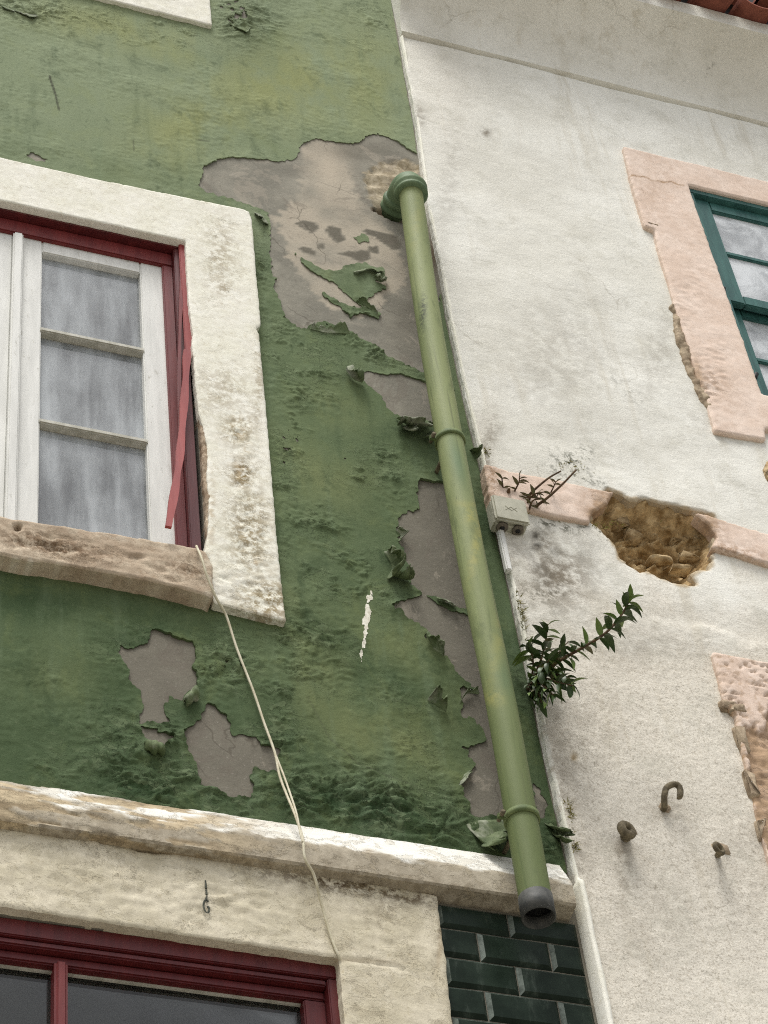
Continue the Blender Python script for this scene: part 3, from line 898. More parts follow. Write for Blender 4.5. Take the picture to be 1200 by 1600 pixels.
# ------------------------------------------------------------------ loose, curled pieces of paint skin
def flap(base, d, L, a0, a1, taper=0.3, rag=0.25, off=0.006, nv=14, thick=0.0018):
    """base: picture points along the hinge; d: growing direction on the wall (x, z); a0..a1: lift angle in degrees from hinge to tip"""
    B = curve_pts([W(a, b, off) for a, b in base], 9)
    n = len(B)
    dv = Vector((d[0], 0, d[1])).normalized()
    out = Vector((0, -1, 0))
    mid = sum(B, Vector()) / n
    V, Fc = [], []
    s = random.random() * 50
    us = np.linspace(0, 1, n)
    rg = fbm(us * 3 + s, us * 0 + s, 5, 2) * 1.1 + fbm(us * 13 + s, us * 0 + s, 6, 2) * .5
    bend = fbm(us * 2 + s, us * 0, 7, 2)
    for i, p in enumerate(B):
        u = us[i]
        Lu = L * max(.25, 1 + rag * rg[i]) * (0.45 + 0.55 * min(1, 5 * u, 5 * (1 - u)) ** .7)
        q = Vector(p)
        for j in range(nv + 1):
            v = j / nv
            wob_ = float(fbm(np.array([u * 3.0 + s]), np.array([v * 3.0]), 9, 3)[0]) * .006 * v
            V.append(q + (mid - q) * (taper * v * v) * 0.5 + out * wob_ + dv * wob_)
            a = math.radians(a0 + (a1 - a0) * v) * (1 + .45 * float(bend[i]) * v)
            q = q + (dv * math.cos(a) + out * math.sin(a)) * (Lu / nv)
    for i in range(n - 1):
        for j in range(nv):
            k = i * (nv + 1) + j
            Fc.append((k, k + 1, k + nv + 2, k + nv + 1))
    me = bpy.data.meshes.new('paint_flap')
    me.from_pydata([tuple(v) for v in V], [], Fc)
    me.update()
    if (me.polygons[0].normal.y > 0):
        me.flip_normals()
    o = link('paint_flap', me, M['flap'], green, True)
    so = o.modifiers.new('thickness', 'SOLIDIFY')
    so.thickness = thick
    so.offset = 0
    return o

flap([(540, 578), (552, 592), (566, 598)], (0.5, 0.9), 0.075, 30, 230, 0.1)
flap([(618, 652), (640, 664), (668, 664)], (0.2, -1), 0.085, 20, 100, 0.25, 0.8)
flap([(630, 668), (650, 655), (672, 658)], (0.3, -1), 0.10, 10, 60, 0.4, 0.9, 0.015)
flap([(622, 664), (636, 658), (650, 662)], (-0.4, -.7), 0.08, 10, 80, 0.3, 0.9, 0.01)
flap([(660, 684), (674, 674), (688, 676)], (0.1, -1), 0.07, 20, 80, 0.3, 0.8, 0.012)
flap([(600, 862), (612, 885), (604, 905)], (1, -0.15), 0.08, 25, 150, 0.3, 0.5)
flap([(610, 898), (622, 900), (638, 903)], (0.3, -0.9), 0.075, 15, 120, 0.3, 0.6)
flap([(287, 1098), (296, 1090), (306, 1078)], (-0.4, 0.9), 0.075, 40, 300, 0.0, 0.15)
flap([(224, 1166), (240, 1172), (256, 1176)], (0.0, 1), 0.085, 40, 300, 0.0, 0.15)
flap([(668, 1094), (684, 1104), (697, 1112)], (0.3, 1), 0.05, 20, 120, 0.3, 0.5)
flap([(664, 992), (676, 1012), (692, 1026)], (0.8, 0.6), 0.035, 40, 150, 0.1, 0.5)
flap([(585, 434), (595, 441), (604, 436)], (0.2, 1), 0.045, 40, 230, 0.1, 0.3)
flap([(484, 514), (512, 520), (546, 522)], (0.1, 1), 0.045, 6, 40, 0.2, 0.8)
flap([(556, 472), (570, 478), (592, 492)], (-0.3, 1), 0.03, 10, 60, 0.2, 0.7)
flap([(600, 424), (580, 419), (552, 424)], (-0.2, -1), 0.035, 10, 50, 0.3, 0.7)
flap([(718, 1098), (730, 1084), (748, 1085)], (0.5, 1), 0.025, 10, 50, 0.2, 0.5)
flap([(728, 1288), (750, 1282), (785, 1281)], (0.3, -1), 0.15, 3, 24, 0.5, 0.3, 0.006)
flap([(752, 1322), (768, 1304), (788, 1296)], (0.2, -1), 0.15, 35, 75, 0.7, 0.3, 0.02)
flap([(770, 1312), (780, 1300), (792, 1298)], (0.1, -1), 0.17, 45, 80, 0.5, 0.3, 0.025)
flap([(848, 1284), (862, 1287), (870, 1302)], (0.5, -1), 0.085, 10, 70, 0.2, 0.6)
flap([(862, 1300), (870, 1302), (876, 1310)], (0.1, -1), 0.07, 10, 70, 0.2, 0.6)
flap([(733, 702), (739, 706), (744, 716)], (0.3, -1), 0.05, 20, 110, 0.2, 0.6)
flap([(712, 947), (700, 938), (682, 933)], (-0.1, -1), 0.03, 10, 60, 0.2, 0.6)
flap([(1, 8), (30, 18), (60, 24)], (0.2, -1), 0.035, 6, 30, 0.2, 0.8)
flap([(355, 36), (378, 46), (392, 42)], (0.2, -1), 0.03, 6, 36, 0.2, 0.8)
flap([(398, 332), (410, 337), (420, 350)], (-0.4, -1), 0.04, 8, 40, 0.2, 0.8)
flap([(618, 828), (626, 836), (622, 846)], (1, .1), 0.03, 20, 120, 0.2, 0.6)
flap([(716, 1228), (722, 1214), (732, 1204)], (1, .1), 0.025, 10, 60, 0.2, 0.6)

# ------------------------------------------------------------------ casement window of the green house
S_OFF = 0.034
def half(pts, off, xm):
    return poly(pts, off)
SUR = poly([(-20, 200), (0, 247), (150, 279), (378, 326), (390, 331), (394, 342), (400, 420), (408, 506), (401, 513), (405, 520), (420, 680), (432, 830), (447, 970), (390, 956), (335, 941), (331, 925),
            (329, 880), (320, 860), (326, 830), (327, 790), (324, 745), (325, 700), (318, 668), (311, 645), (306, 600), (303, 560), (300, 540), (302, 520), (296, 480), (293, 430), (290, 376)], S_OFF)
SUR = np.vstack([[XM - 1e-3, w2(150, 279, S_OFF)[1]], SUR[2:], [XM - 1e-3, SUR[-1][1]]])
def f_sur(X, Z):
    return sdf(mirror(X, XM), Z, SUR) + 0.0016 * fbm(X * 40, Z * 40, 80, 3)
def edge_round(f, r=0.012):
    return -r * (1 - np.sqrt(np.clip(1 - (1 - np.clip(f / r, 0, 1)) ** 2, 0, 1)))
def sur_h(x, z, f):
    px, py = proj(x, -S_OFF, z)
    low = blob(px, py, [(390, 910, 70, 55, 10, 1.0), (370, 700, 40, 100, 0, .3)])
    pit = blob(px, py, [(372, 670, 22, 22, 0, .8), (378, 740, 18, 22, 0, 1), (390, 830, 30, 60, 0, .7), (350, 910, 40, 30, 0, .6)])
    return 0.0012 * fbm(x * 5, z * 5, 81, 3) + 0.0005 * fbm(x * 40, z * 40, 82, 3) + edge_round(f, 0.004) \
        + low * (0.004 * (ridge(x * 10, z * 18, 83, 3) - 1)) - 0.005 * pit * sstep(0.0, 0.35, fbm(x * 32, z * 32, 84, 3))
def sur_at(x, z, f):
    px, py = proj(x, -S_OFF, z)
    dirt = 0.10 + blob(px, py, [(372, 670, 26, 26, 0, .8), (378, 740, 20, 26, 0, 1.0), (390, 830, 34, 70, 0, .8), (420, 940, 50, 40, 0, .9), (345, 400, 26, 60, 0, .45), (350, 450, 14, 14, 0, .6), (405, 600, 10, 100, 5, .5), (350, 610, 40, 40, 0, .4), (100, 260, 250, 10, 12, .25)])
    bare = blob(px, py, [(376, 738, 10, 14, 0, 1), (374, 675, 10, 12, 0, .7), (386, 700, 6, 10, 0, .8), (398, 880, 8, 8, 0, .8), (330, 800, 7, 60, 0, .6)]) * sstep(-0.1, 0.25, fbm(x * 40, z * 40, 85, 3))
    return {'dirt': np.clip(dirt, 0, 1), 'bare': bare}
sur = None
win1 = MB()
fr_off, in_off, sash_off = 0.004, -0.022, -0.036
zt_o = w2(150, 362, fr_off)[1]
# outer red frame
xr_o = w2(277, 500, fr_off)[0]
win1.box(2 * XM - OP_R, OP_R, OP_T - 0.035, OP_T, -0.30, fr_off)
win1.box(xr_o + 0.002, OP_R - 0.012, OP_B, OP_T - 0.037, -0.30, fr_off - 0.001)
win1.box(2 * XM - OP_R + 0.001, 2 * XM - xr_o - 0.002, OP_B, OP_T - 0.037, -0.30, fr_off - 0.001)
window1 = win1.build('window', M['red_shaded'], green, False, 0.003)
window1['label'] = 'casement window with a shade-toned red frame and a broken plaster surround'
relief('surround', window1, M['lime'], f_sur, (2 * XM - SUR[:, 0].max() - .02, SUR[:, 0].max() + .02, SUR[:, 1].min() - .02, SUR[:, 1].max() + .02), 0.006, sur_h, 0.004, sur_at, S_OFF)
# inner red frame
xi = w2(254, 420, in_off)[0]
zi = w2(150, 390, in_off)[1]
b = MB()
b.box(2 * XM - xr_o - .004, xr_o + .004, zi, OP_T - 0.036, -0.29, in_off)
b.box(xi, xr_o + .004, OP_B, zi - .002, -0.29, in_off - .001)
b.box(2 * XM - xr_o - .004, 2 * XM - xi, OP_B, zi - .002, -0.29, in_off - .001)
b.build('inner_frame', M['red'], window1, False, 0.004)
# stop bead still fixed on the right, and the strip that has come loose
xb0 = w2(287, 400, 0.02)[0]
b = MB().box(xb0 - .013, xb0 + .016, w2(293, 560, .014)[1], OP_T - 0.02, fr_off + .001, 0.016, 0.001)
b.build('stop_bead', M['red_pale'], window1, False, 0.003)
def strip(pts, wdt, th, name, mat, parent):
    P = curve_pts(pts, 6)
    v, f = [], []
    for i, p in enumerate(P):
        k = wdt * (0.85 + 0.15 * math.sin(i * 0.8))
        for dx, dy in ((-k, th), (k, th), (k, -th), (-k, -th)):
            v.append((p.x + dx, p.y + dy, p.z))
    for i in range(len(P) - 1):
        for k in range(4):
            q = (k + 1) % 4
            f.append((i * 4 + k, i * 4 + q, i * 4 + 4 + q, i * 4 + 4 + k))
    f += [(3, 2, 1, 0), tuple(len(v) - 4 + k for k in range(4))]
    return MB().add(v, f).build(name, mat, parent)
strip([W(292, 548, .03), W(290, 590, .032), W(286, 650, .04), W(281, 710, .055), W(274, 760, .07), W(263, 824, .085)], 0.013, 0.005, 'loose_bead', M['red_pale'], window1)
strip([W(284, 430, .008), W(281, 520, .012), W(280, 620, .02), W(283, 690, .03)], 0.006, 0.004, 'split_bead', M['red'], window1)
# brown stone laid bare beside the frame
JST = poly([(284, 470), (304, 480), (312, 560), (326, 640), (335, 700), (336, 800), (332, 862), (300, 862), (297, 700)], 0.026)
f_jst = lambda X, Z: np.minimum(sdf(X, Z, JST), X - (OP_R + 0.001)) + 0.003 * fbm(X * 40, Z * 25, 86, 3)
relief('bare_jamb', window1, M['stone_sill'], f_jst, pbox(JST), 0.006,
       lambda x, z, f: 0.008 * fbm(x * 30, z * 12, 87, 4) + edge_round(f, 0.01), -0.05,
       lambda x, z, f: {'dirt': np.full_like(x, .6), 'bare': 0 * x}, 0.026)
# sashes
zs_t = w2(150, 392, sash_off)[1]
def sash(sg):
    mx = lambda x: x if sg > 0 else 2 * XM - x
    def bx(B, xa, xb, za, zb, o0, o1):
        xa, xb = sorted((mx(xa), mx(xb)))
        B.box(xa, xb, za, zb, o0, o1)
    gx0, gx1 = w2(63, 600, sash_off)[0], w2(226, 600, sash_off)[0]
    gz1 = w2(140, 409, sash_off)[1]
    xa, xb = XM + 0.012, xi + 0.004
    B = MB()
    bx(B, xa, gx0, OP_B, zs_t, -0.085, sash_off)
    bx(B, gx1, xb, OP_B, zs_t, -0.085, sash_off)
    bx(B, gx0, gx1, gz1, zs_t, -0.085, sash_off - .001)
    bx(B, gx0, gx1, OP_B, OP_B + 0.06, -0.085, sash_off - .001)
    s = B.build('sash', M['white_wood'], window1, False, 0.004)
    zb = [w2(145, 531, sash_off)[1], w2(148, 674, sash_off)[1]]
    for z in zb:
        B = MB()
        bx(B, gx0 - .004, gx1 + .004, z - 0.009, z + 0.011, -0.075, sash_off + 0.003)
        B.build('glazing_bar', M['putty'], window1, False, 0.004)
    zz = [OP_B + .055, zb[1] - .011, zb[1] + .013, zb[0] - .011, zb[0] + .013, gz1 + .004]
    for i in range(3):
        B = MB()
        bx(B, gx0 - .004, gx1 + .004, zz[2 * i], zz[2 * i + 1], -0.066, -0.062)
        B.build('pane', M['glass_dusty'], window1)
    # folded inner shutter behind the glass
    n = 3
    for i in range(n):
        w = (gx1 - gx0 + 0.24) / n
        B = MB()
        bx(B, gx0 - .04 + i * w + 0.010, gx0 - .04 + (i + 1) * w - 0.010, OP_B, zs_t + 0.05, -0.120, -0.10 - 0.004 * (i % 2))
        B.build('shutter_board', M['shutter'], window1, False, 0.004)
sash(1)
sash(-1)
b = MB().box(XM - 0.014, XM + 0.018, OP_B, w2(24, 362, sash_off + .02)[1], sash_off - .01, sash_off + 0.022, 0.001)
b.build('meeting_bead', M['white_wood'], window1, False, 0.005)

# bare stone sill
SILL_O = 0.062
SILL = poly([(0, 806), (150, 829), (308, 855), (322, 862), (334, 884), (334, 934), (325, 928), (250, 909), (120, 884), (0, 866)], SILL_O)
SILL[-1, 0] = SILL[0, 0] = XM - 0.001
def f_sill(X, Z):
    return sdf(mirror(X, XM), Z, SILL) + 0.003 * fbm(X * 22, Z * 22, 90, 3)
def sill_h(x, z, f):
    px, py = proj(x, -SILL_O, z)
    worn = blob(px, py, [(80, 850, 80, 20, 12, 1), (280, 890, 30, 20, 10, .8), (200, 870, 90, 12, 12, .6)])
    hole = blob(px, py, [(29, 823, 5, 4, 0, 1)])
    return 0.002 * fbm(x * 12, z * 30, 91, 4) + edge_round(f, 0.007) + worn * 0.016 * np.minimum(0, fbm(x * 14, z * 24, 92, 4) - .12) - 0.03 * hole
def sill_at(x, z, f):
    px, py = proj(x, -SILL_O, z)
    w = blob(px, py, [(60, 880, 150, 7, 12, .9), (230, 912, 120, 6, 12, .8), (330, 905, 14, 50, 0, .8), (150, 835, 90, 6, 9, .4)])
    return {'dirt': blob(px, py, [(80, 852, 90, 16, 12, .8), (290, 890, 40, 16, 10, .6), (29, 823, 6, 5, 0, 1)]) + .15, 'bare': w * sstep(-0.2, .2, fbm(x * 20, z * 30, 93, 3))}
relief('sill', window1, M['stone_sill'], f_sill, (2 * XM - SILL[:, 0].max() - .02, SILL[:, 0].max() + .02, SILL[:, 1].min() - .02, SILL[:, 1].max() + .02), 0.006, sill_h, -0.08, sill_at, SILL_O)

# ------------------------------------------------------------------ upper window: only the foot of its surround shows
U = 0.022
ux, uz = w2(330, 20, U)[0], w2(328, 38, U)[1]
def f_up(X, Z):
    r = np.minimum(np.minimum(ux - X, X - (XU_R - 1.1 - (ux - XU_R))), np.minimum(Z - uz, Z_T - 0.03 - Z))
    return np.minimum(r, -f_open3(X, Z) + .001)
window3 = MB().box(XU_R - 1.1, XU_R, ZU_B, ZU_B + .05, -.2, -.03).box(XU_R - .05, XU_R, ZU_B + .05, Z_T, -.2, -.03).build('window', M['red_shaded'], green, False, .003)
relief('surround', window3, M['lime'], f_up, (XU_R - 1.5, ux + .03, uz - .03, Z_T), 0.008,
       lambda x, z, f: .0012 * fbm(x * 20, z * 20, 95, 3) + edge_round(f, .004), 0.0, lambda x, z, f: {'dirt': 0.12 + 0 * x, 'bare': 0 * x}, U)
MB().box(XU_R - 1.1, XU_R - .05, ZU_B + .05, Z_T, -.1, -.09).build('pane', M['glass_dusty'], window3)

# ------------------------------------------------------------------ ledge between the storeys
LO = 0.058
z_a = w2(480, 1297, 0.0)[1] + 0.002
z_b = w2(480, 1317, LO)[1]
z_c = w2(480, 1352, LO)[1]
xe = w2(899, 1405, LO)[0]
prof = [(-0.03, z_a + .004), (0.004, z_a + .003), (0.010, z_a), (LO - .003, z_b + .004), (LO, z_b - .003), (LO + .001, z_c + .005), (LO - .004, z_c - .001), (-.03, z_c - .010)]
S_CH = .034 + .007 + math.hypot(LO - .013, z_a - z_b - .004)
LSEC = np.array(prof)
def ledge_h(x, s):
    px, py = proj(x, -LO, z_b + 0 * x)
    lf = sstep(420, 200, px)
    return 0.0012 * fbm(x * 7, s * 12, 100, 3) + 0.0009 * fbm(x * 50, s * 60, 101, 3) - 0.0035 * lf * sstep(-.02, .06, fbm(x * 5, s * 22, 103, 4)) + lf * .004 * np.minimum(0, fbm(x * 6, s * 30, 102, 4))
def ledge_at(x, z, s):
    px, py = proj(x, -LO, z)
    lf = sstep(520, 260, px)
    white_ = sstep(S_CH + .004, S_CH - .006, s + .022 * fbm(x * 10, s * 20, 104, 3)) * np.clip(1 - .8 * lf * sstep(-.1, .3, fbm(x * 8, s * 20, 105, 3)), 0, 1)  # whiter upper slope: ragged limewash, plus light from above put into its colour
    bare = lf * sstep(-.02, .06, fbm(x * 5, s * 22, 103, 4))
    bare = np.maximum(bare, blob(px, py, [(578, 1327, 9, 5, 0, .9), (345, 1284, 10, 5, 0, .9), (310, 1280, 8, 4, 0, .8)]))
    low = sstep(S_CH + .05, S_CH + .075, s)
    return {'dirt': np.clip(.22 + .3 * low - .3 * white_ + .1 * lf, 0, 1), 'bare': np.clip(bare, 0, 1), 'lit_white': white_}
def m_ledge():
    g = G('ledge_limewash')
    med = g.noise(9, 6, 0.68)
    col = g.mix(g.step(med, 0.36, 0.66), srgb(158, 149, 131), srgb(184, 175, 156))
    col = g.mix(g.attr('lit_white'), col, srgb(228, 226, 216))
    st = g.mix(g.step(g.noise(16, 6, 0.7, g.map(0.4, 1, 1.6)), 0.38, 0.62), srgb(152, 136, 110), srgb(194, 178, 148))
    col = g.mix(g.attr('bare'), col, st)
    col = g.mix(g.math('MULTIPLY', g.attr('dirt'), g.step(g.noise(30, 6, 0.75), 0.42, 0.6)), col, srgb(120, 108, 88))
    col = g.mix(g.math('MULTIPLY', g.step(g.noise(80, 5, 0.7), 0.42, 0.3), 0.35), col, srgb(110, 100, 82))
    g.bump(g.noise(120, 4, 0.65), 0.002, 0.6)
    fk = g.step(g.noise(15, 7, 0.72, g.map(1, 1, 1.6), .5), 0.53, 0.55)
    col = g.mix(g.math('MULTIPLY', fk, .25), col, srgb(160, 148, 122))
    g.bump(fk, 0.0015, -0.8)
    return g.done(col, 0.92, 0.1)
M['ledge2'] = m_ledge()
sweep('ledge', green, M['ledge2'], X_L, xe, prof, 0.008, ledge_h, ledge_at, 0.008)

# ------------------------------------------------------------------ lower shop window and its surround
B_OFF = 0.028
B1 = [(0, 1276), (52, 1290), (60, 1297), (105, 1303), (112, 1310), (128, 1308), (150, 1309), (158, 1318), (178, 1316), (225, 1330), (262, 1334), (272, 1330), (300, 1331), (400, 1345), (480, 1357), (684, 1398), (688, 1440), (693, 1478), (697, 1500), (700, 1540), (708, 1602)]
BJ = [(545, 1640), (540, 1602), (531, 1497), (300, 1461), (0, 1415)]
p1, p2 = poly(B1, B_OFF), poly(BJ, B_OFF)
zb0 = 0.15
BS = np.vstack([[[X_L, p1[0][1] + .0]], p1, [[p1[-1][0], zb0]], [[p2[0][0] , zb0]], p2, [[X_L, p2[-1][1]]]])
def f_bs(X, Z):
    return np.minimum(sdf(X, Z, BS), X - X_L - 0.002) + 0.002 * fbm(X * 30, Z * 30, 110, 3)
JOINT = [((533, 1500), (580, 1502)), ((580, 1502), (632, 1514))]
def bs_h(x, z, f):
    px, py = proj(x, -B_OFF, z)
    wz = blob(px, py, [(330, 1400, 130, 40, 9, 1), (150, 1370, 160, 40, 9, .6), (600, 1450, 80, 60, 0, .35), (30, 1340, 90, 40, 8, .5)])
    h = 0.0025 * fbm(x * 5, z * 5, 111, 3) + 0.0014 * fbm(x * 30, z * 40, 112, 3) + edge_round(f, 0.004)
    h = h + wz * (0.0045 * (ridge(x * 12, z * 26, 113, 3) - 1) + .004 * fbm(x * 26, z * 44, 114, 3))
    for a, b in JOINT:
        e = np.array(b) - np.array(a); t = np.clip(((px - a[0]) * e[0] + (py - a[1]) * e[1]) / (e @ e), 0, 1)
        h = h - 0.006 * sstep(3.0, 0.5, np.hypot(px - a[0] - t * e[0], py - a[1] - t * e[1]))
    return h
def bs_at(x, z, f):
    px, py = proj(x, -B_OFF, z)
    d = blob(px, py, [(560, 1385, 150, 14, 9, 1.0), (420, 1350, 120, 8, 9, .6), (200, 1318, 200, 7, 9, .9), (60, 1295, 120, 7, 9, .7), (645, 1400, 40, 16, 0, .8), (600, 1400, 30, 40, 0, .35), (690, 1440, 6, 60, 8, .6)])
    return {'dirt': np.clip(.12 + d, 0, 1), 'bare': blob(px, py, [(690, 1470, 4, 50, 8, .7), (560, 1500, 60, 3, 4, .5)]) * .7}
lower = MB()
lr_o, lr_i = -0.005, -0.035
xr2 = w2(527, 1560, lr_o)[0]
lower.box(OL_L, OL_R, OL_T - .05, OL_T, -.3, lr_o)
lower.box(w2(515, 1560, lr_o)[0], OL_R, 1.2, OL_T - .052, -.3, lr_o - .001)
lower.box(OL_L, OL_L + .06, 1.2, OL_T - .052, -.3, lr_o - .001)
lower.box(OL_L + .06, w2(515, 1560, lr_o)[0], 1.2, 1.3, -.3, lr_o - .002)
window2 = lower.build('shop_window', M['red_shaded'], green, False, 0.003)
window2['label'] = 'wide ground floor window with shade-toned red frame and dim panes'
zg = w2(300, 1536, lr_i)[1]
xg = w2(476, 1580, lr_i)[0]
zmid = (zg + OL_T - .05) / 2
b = MB()
b.box(OL_L + .06, w2(515, 1560, lr_o)[0], zmid + .004, OL_T - .051, -.28, (lr_o + lr_i) / 2 + .006)
b.box(OL_L + .06, w2(515, 1560, lr_o)[0], zg, zmid + .002, -.28, lr_i)
b.box(xg, w2(515, 1560, lr_o)[0] + .001, 1.3, zg - .002, -.28, lr_i - .001)
b.build('inner_frame', M['red_shaded'], window2, False, 0.004)
mb0, mb1 = w2(84, 1560, lr_i)[0], w2(105, 1560, lr_i)[0]
MB().box(mb0, mb1, 1.3, zg + .01, -.09, lr_i + .012).build('mullion', M['red'], window2, False, 0.008, 3)
MB().box(mb1 - .002, xg + .002, 1.3, zg + .004, -.072, -.066).build('pane', M['glass_dark'], window2)
MB().box(OL_L + .06, mb0 + .002, 1.3, zg + .004, -.072, -.066).build('pane', M['glass_dark'], window2)
bb = MB()
bb.box(mb1, xg, zg - .005, zg + .003, -.066, -.058)
bb.box(OL_L + .06, mb0, zg - .005, zg + .003, -.066, -.058)
bb.build('putty_line', M['putty'], window2)
relief('surround', window2, M['lime_low'], f_bs, pbox(BS), 0.008, bs_h, -0.03, bs_at, B_OFF)

def letter_g(px, py, w, h):
    # a worn stencilled G, drawn as a narrow stroke
    c = Vector(W(px, py, B_OFF + .004))
    pts = [(.9, .75), (.5, 1), (0, .75), (-.3, 0), (0, -.75), (.5, -1), (.9, -.7), (.9, -.1), (.5, -.1)]
    return [c + Vector((w * (x - .3), 0, h * z)) for x, z in pts]
gb = MB().tube(curve_pts(letter_g(322, 1416, 0.011, .02), 4), .0028, 6, True, .4)
gb.build('stencil_mark', M['ink'], window2)
b = MB()
for (a, c) in (((321, 1376), (322, 1388)), ((322, 1390), (323, 1398)), ((323, 1400), (322, 1406))):
    b.tube([W(*a, B_OFF + .003), W(*c, B_OFF + .003)], [0.002, 0.003], 6)
b.build('stencil_mark', M['ink'], window2)

# ------------------------------------------------------------------ dark green bevelled tiles beside the shop window
T_OFF = 0.0
tx1 = w2(906, 1480, T_OFF)[0]
tx0 = w2(690, 1478, T_OFF)[0] - 0.03
row_h = (w2(702, 1450, T_OFF)[1] - w2(716, 1588, T_OFF)[1]) / 3
z_r0 = w2(690, 1450, T_OFF)[1]
tile_w = w2(918, 1535, T_OFF)[0] - w2(806, 1519, T_OFF)[0]
joints = [w2(793, 1440, T_OFF)[0], w2(858, 1488, T_OFF)[0], w2(808, 1531, T_OFF)[0], w2(760, 1572, T_OFF)[0]]
MB().box(tx0 - .02, tx1 + .03, 0.2, z_c - .012, -.1, T_OFF - 0.014).build('tile_bed', M['pvc'], green)
def tile(xa, xb, za, zb):
    g_, bv, d = 0.0014, 0.011, 0.009
    xa, xb, za, zb = xa + g_, xb - g_, za + g_, zb - g_
    o0, o1 = T_OFF - .018, T_OFF
    bl = min(bv, (xb - xa) * .3)
    dz = random.uniform(-.0012, .0012)
    v = [(xa, -o0, za), (xb, -o0, za), (xb, -o0, zb), (xa, -o0, zb), (xa, -o1, za), (xb, -o1, za), (xb, -o1, zb), (xa, -o1, zb),
         (xa + bl, -(o1 + d), za + bv), (xb - bl, -(o1 + d + dz), za + bv), (xb - bl, -(o1 + d + dz), zb - bv), (xa + bl, -(o1 + d), zb - bv)]
    f = [(0, 1, 5, 4), (1, 2, 6, 5), (2, 3, 7, 6), (3, 0, 4, 7), (4, 5, 9, 8), (5, 6, 10, 9), (6, 7, 11, 10), (7, 4, 8, 11), (8, 9, 10, 11)]
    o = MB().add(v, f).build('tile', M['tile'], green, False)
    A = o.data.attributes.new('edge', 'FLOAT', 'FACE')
    A.data.foreach_set('value', [0, 0, 0, .3, 0, 0, .28, random.uniform(.6, 1), 0])  # left bevel carries most of the painted sky reflection
    return o
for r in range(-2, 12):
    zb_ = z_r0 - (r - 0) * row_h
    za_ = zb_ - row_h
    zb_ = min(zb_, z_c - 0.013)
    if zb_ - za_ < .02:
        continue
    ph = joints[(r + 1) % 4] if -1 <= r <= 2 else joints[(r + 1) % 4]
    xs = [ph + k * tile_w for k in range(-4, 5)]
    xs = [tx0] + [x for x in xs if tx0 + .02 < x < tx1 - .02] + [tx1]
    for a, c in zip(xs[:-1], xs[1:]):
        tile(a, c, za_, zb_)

# ------------------------------------------------------------------ white house: wall with openings and a broken band
Wf = 0.030
K_PX = [(925, 795), (950, 766), (962, 770), (985, 780), (1010, 778), (1045, 788), (1085, 798), (1112, 806), (1122, 830), (1114, 850), (1111, 875), (1107, 888), (1088, 893), (1082, 900), (1086, 912), (1070, 915),
        (1040, 904), (1020, 894), (1000, 890), (985, 880), (968, 872), (964, 858), (956, 845), (940, 826), (922, 815)]
KAV = poly(K_PX, Wf)
class PW:   # one peach window: outer left edge and opening in wall units
    pass
pw = PW()
pw.x0 = w2(1072, 293, Wf)[0]; pw.z1 = w2(1072, 294, Wf)[1]; pw.z0 = w2(1190, 623, Wf)[1]; pw.x1 = pw.x0 + 0.92
pw2 = PW()
pw2.x0 = w2(1113, 1017, Wf)[0] + 0.285; pw2.x1 = pw2.x0 + 0.92; pw2.z1 = w2(1113, 1017, Wf)[1] - 0.24; pw2.z0 = pw2.z1 - 1.5
def f_rect(X, Z, p):
    return np.minimum(np.minimum(X - p.x0, p.x1 - X), np.minimum(Z - p.z0, p.z1 - Z))
GRV = poly([(628, 55), (700, 75), (800, 97), (900, 119), (1000, 145), (1100, 173), (1200, 201)], Wf)
Z_COVE = float(np.mean(GRV[:, 1]))
def f_white(X, Z):
    r = np.minimum(X - edge_x(Z) - 0.001 + 0.003 * fbm(X * 10, Z * 14, 120, 3), X_R - X)
    r = np.minimum(r, np.minimum(Z_COVE - Z, Z - .05))
    r = np.minimum(r, -(sdf(X, Z, KAV) + 0.014 * fbm(X * 18, Z * 22, 121, 4)))
    r = np.minimum(r, -f_rect(X, Z, pw))
    return np.minimum(r, -f_rect(X, Z, pw2))
SCAR = [((1000, 965), (1100, 985), 8, .004), ((1100, 985), (1200, 1005), 8, .004), ((880, 700), (1000, 770), 14, .006), ((830, 880), (870, 930), 8, .005), ((930, 830), (1000, 900), 12, .004)]
def white_h(x, z, f):
    px, py = proj(x, -Wf, z)
    rough = sstep(820, 1060, py)
    h = 0.006 * fbm(x * 2.0, z * 2.0, 122, 3) + 0.0014 * fbm(x * 9, z * 9, 123, 3) + (0.0008 + 0.0012 * rough) * fbm(x * 60, z * 60, 124, 2)
    h = h + edge_round(f, 0.008)
    for a, b, r, k in SCAR:
        e = np.array(b) - np.array(a); t = np.clip(((px - a[0]) * e[0] + (py - a[1]) * e[1]) / (e @ e), 0, 1)
        s = ((px - a[0]) * -e[1] + (py - a[1]) * e[0]) / np.hypot(*e)
        d = np.hypot(px - a[0] - t * e[0], py - a[1] - t * e[1])
        s = s + 10 * fbm(x * 8, z * 8, 125, 3)
        h = h + k * np.exp(-(d / (r * 4)) ** 2) * np.tanh(s / r)
    hl = blob(px, py, [(897, 1183, 4, 4, 0, 1), (1120, 85, 3, 2, 0, 1)])
    return h - 0.012 * hl
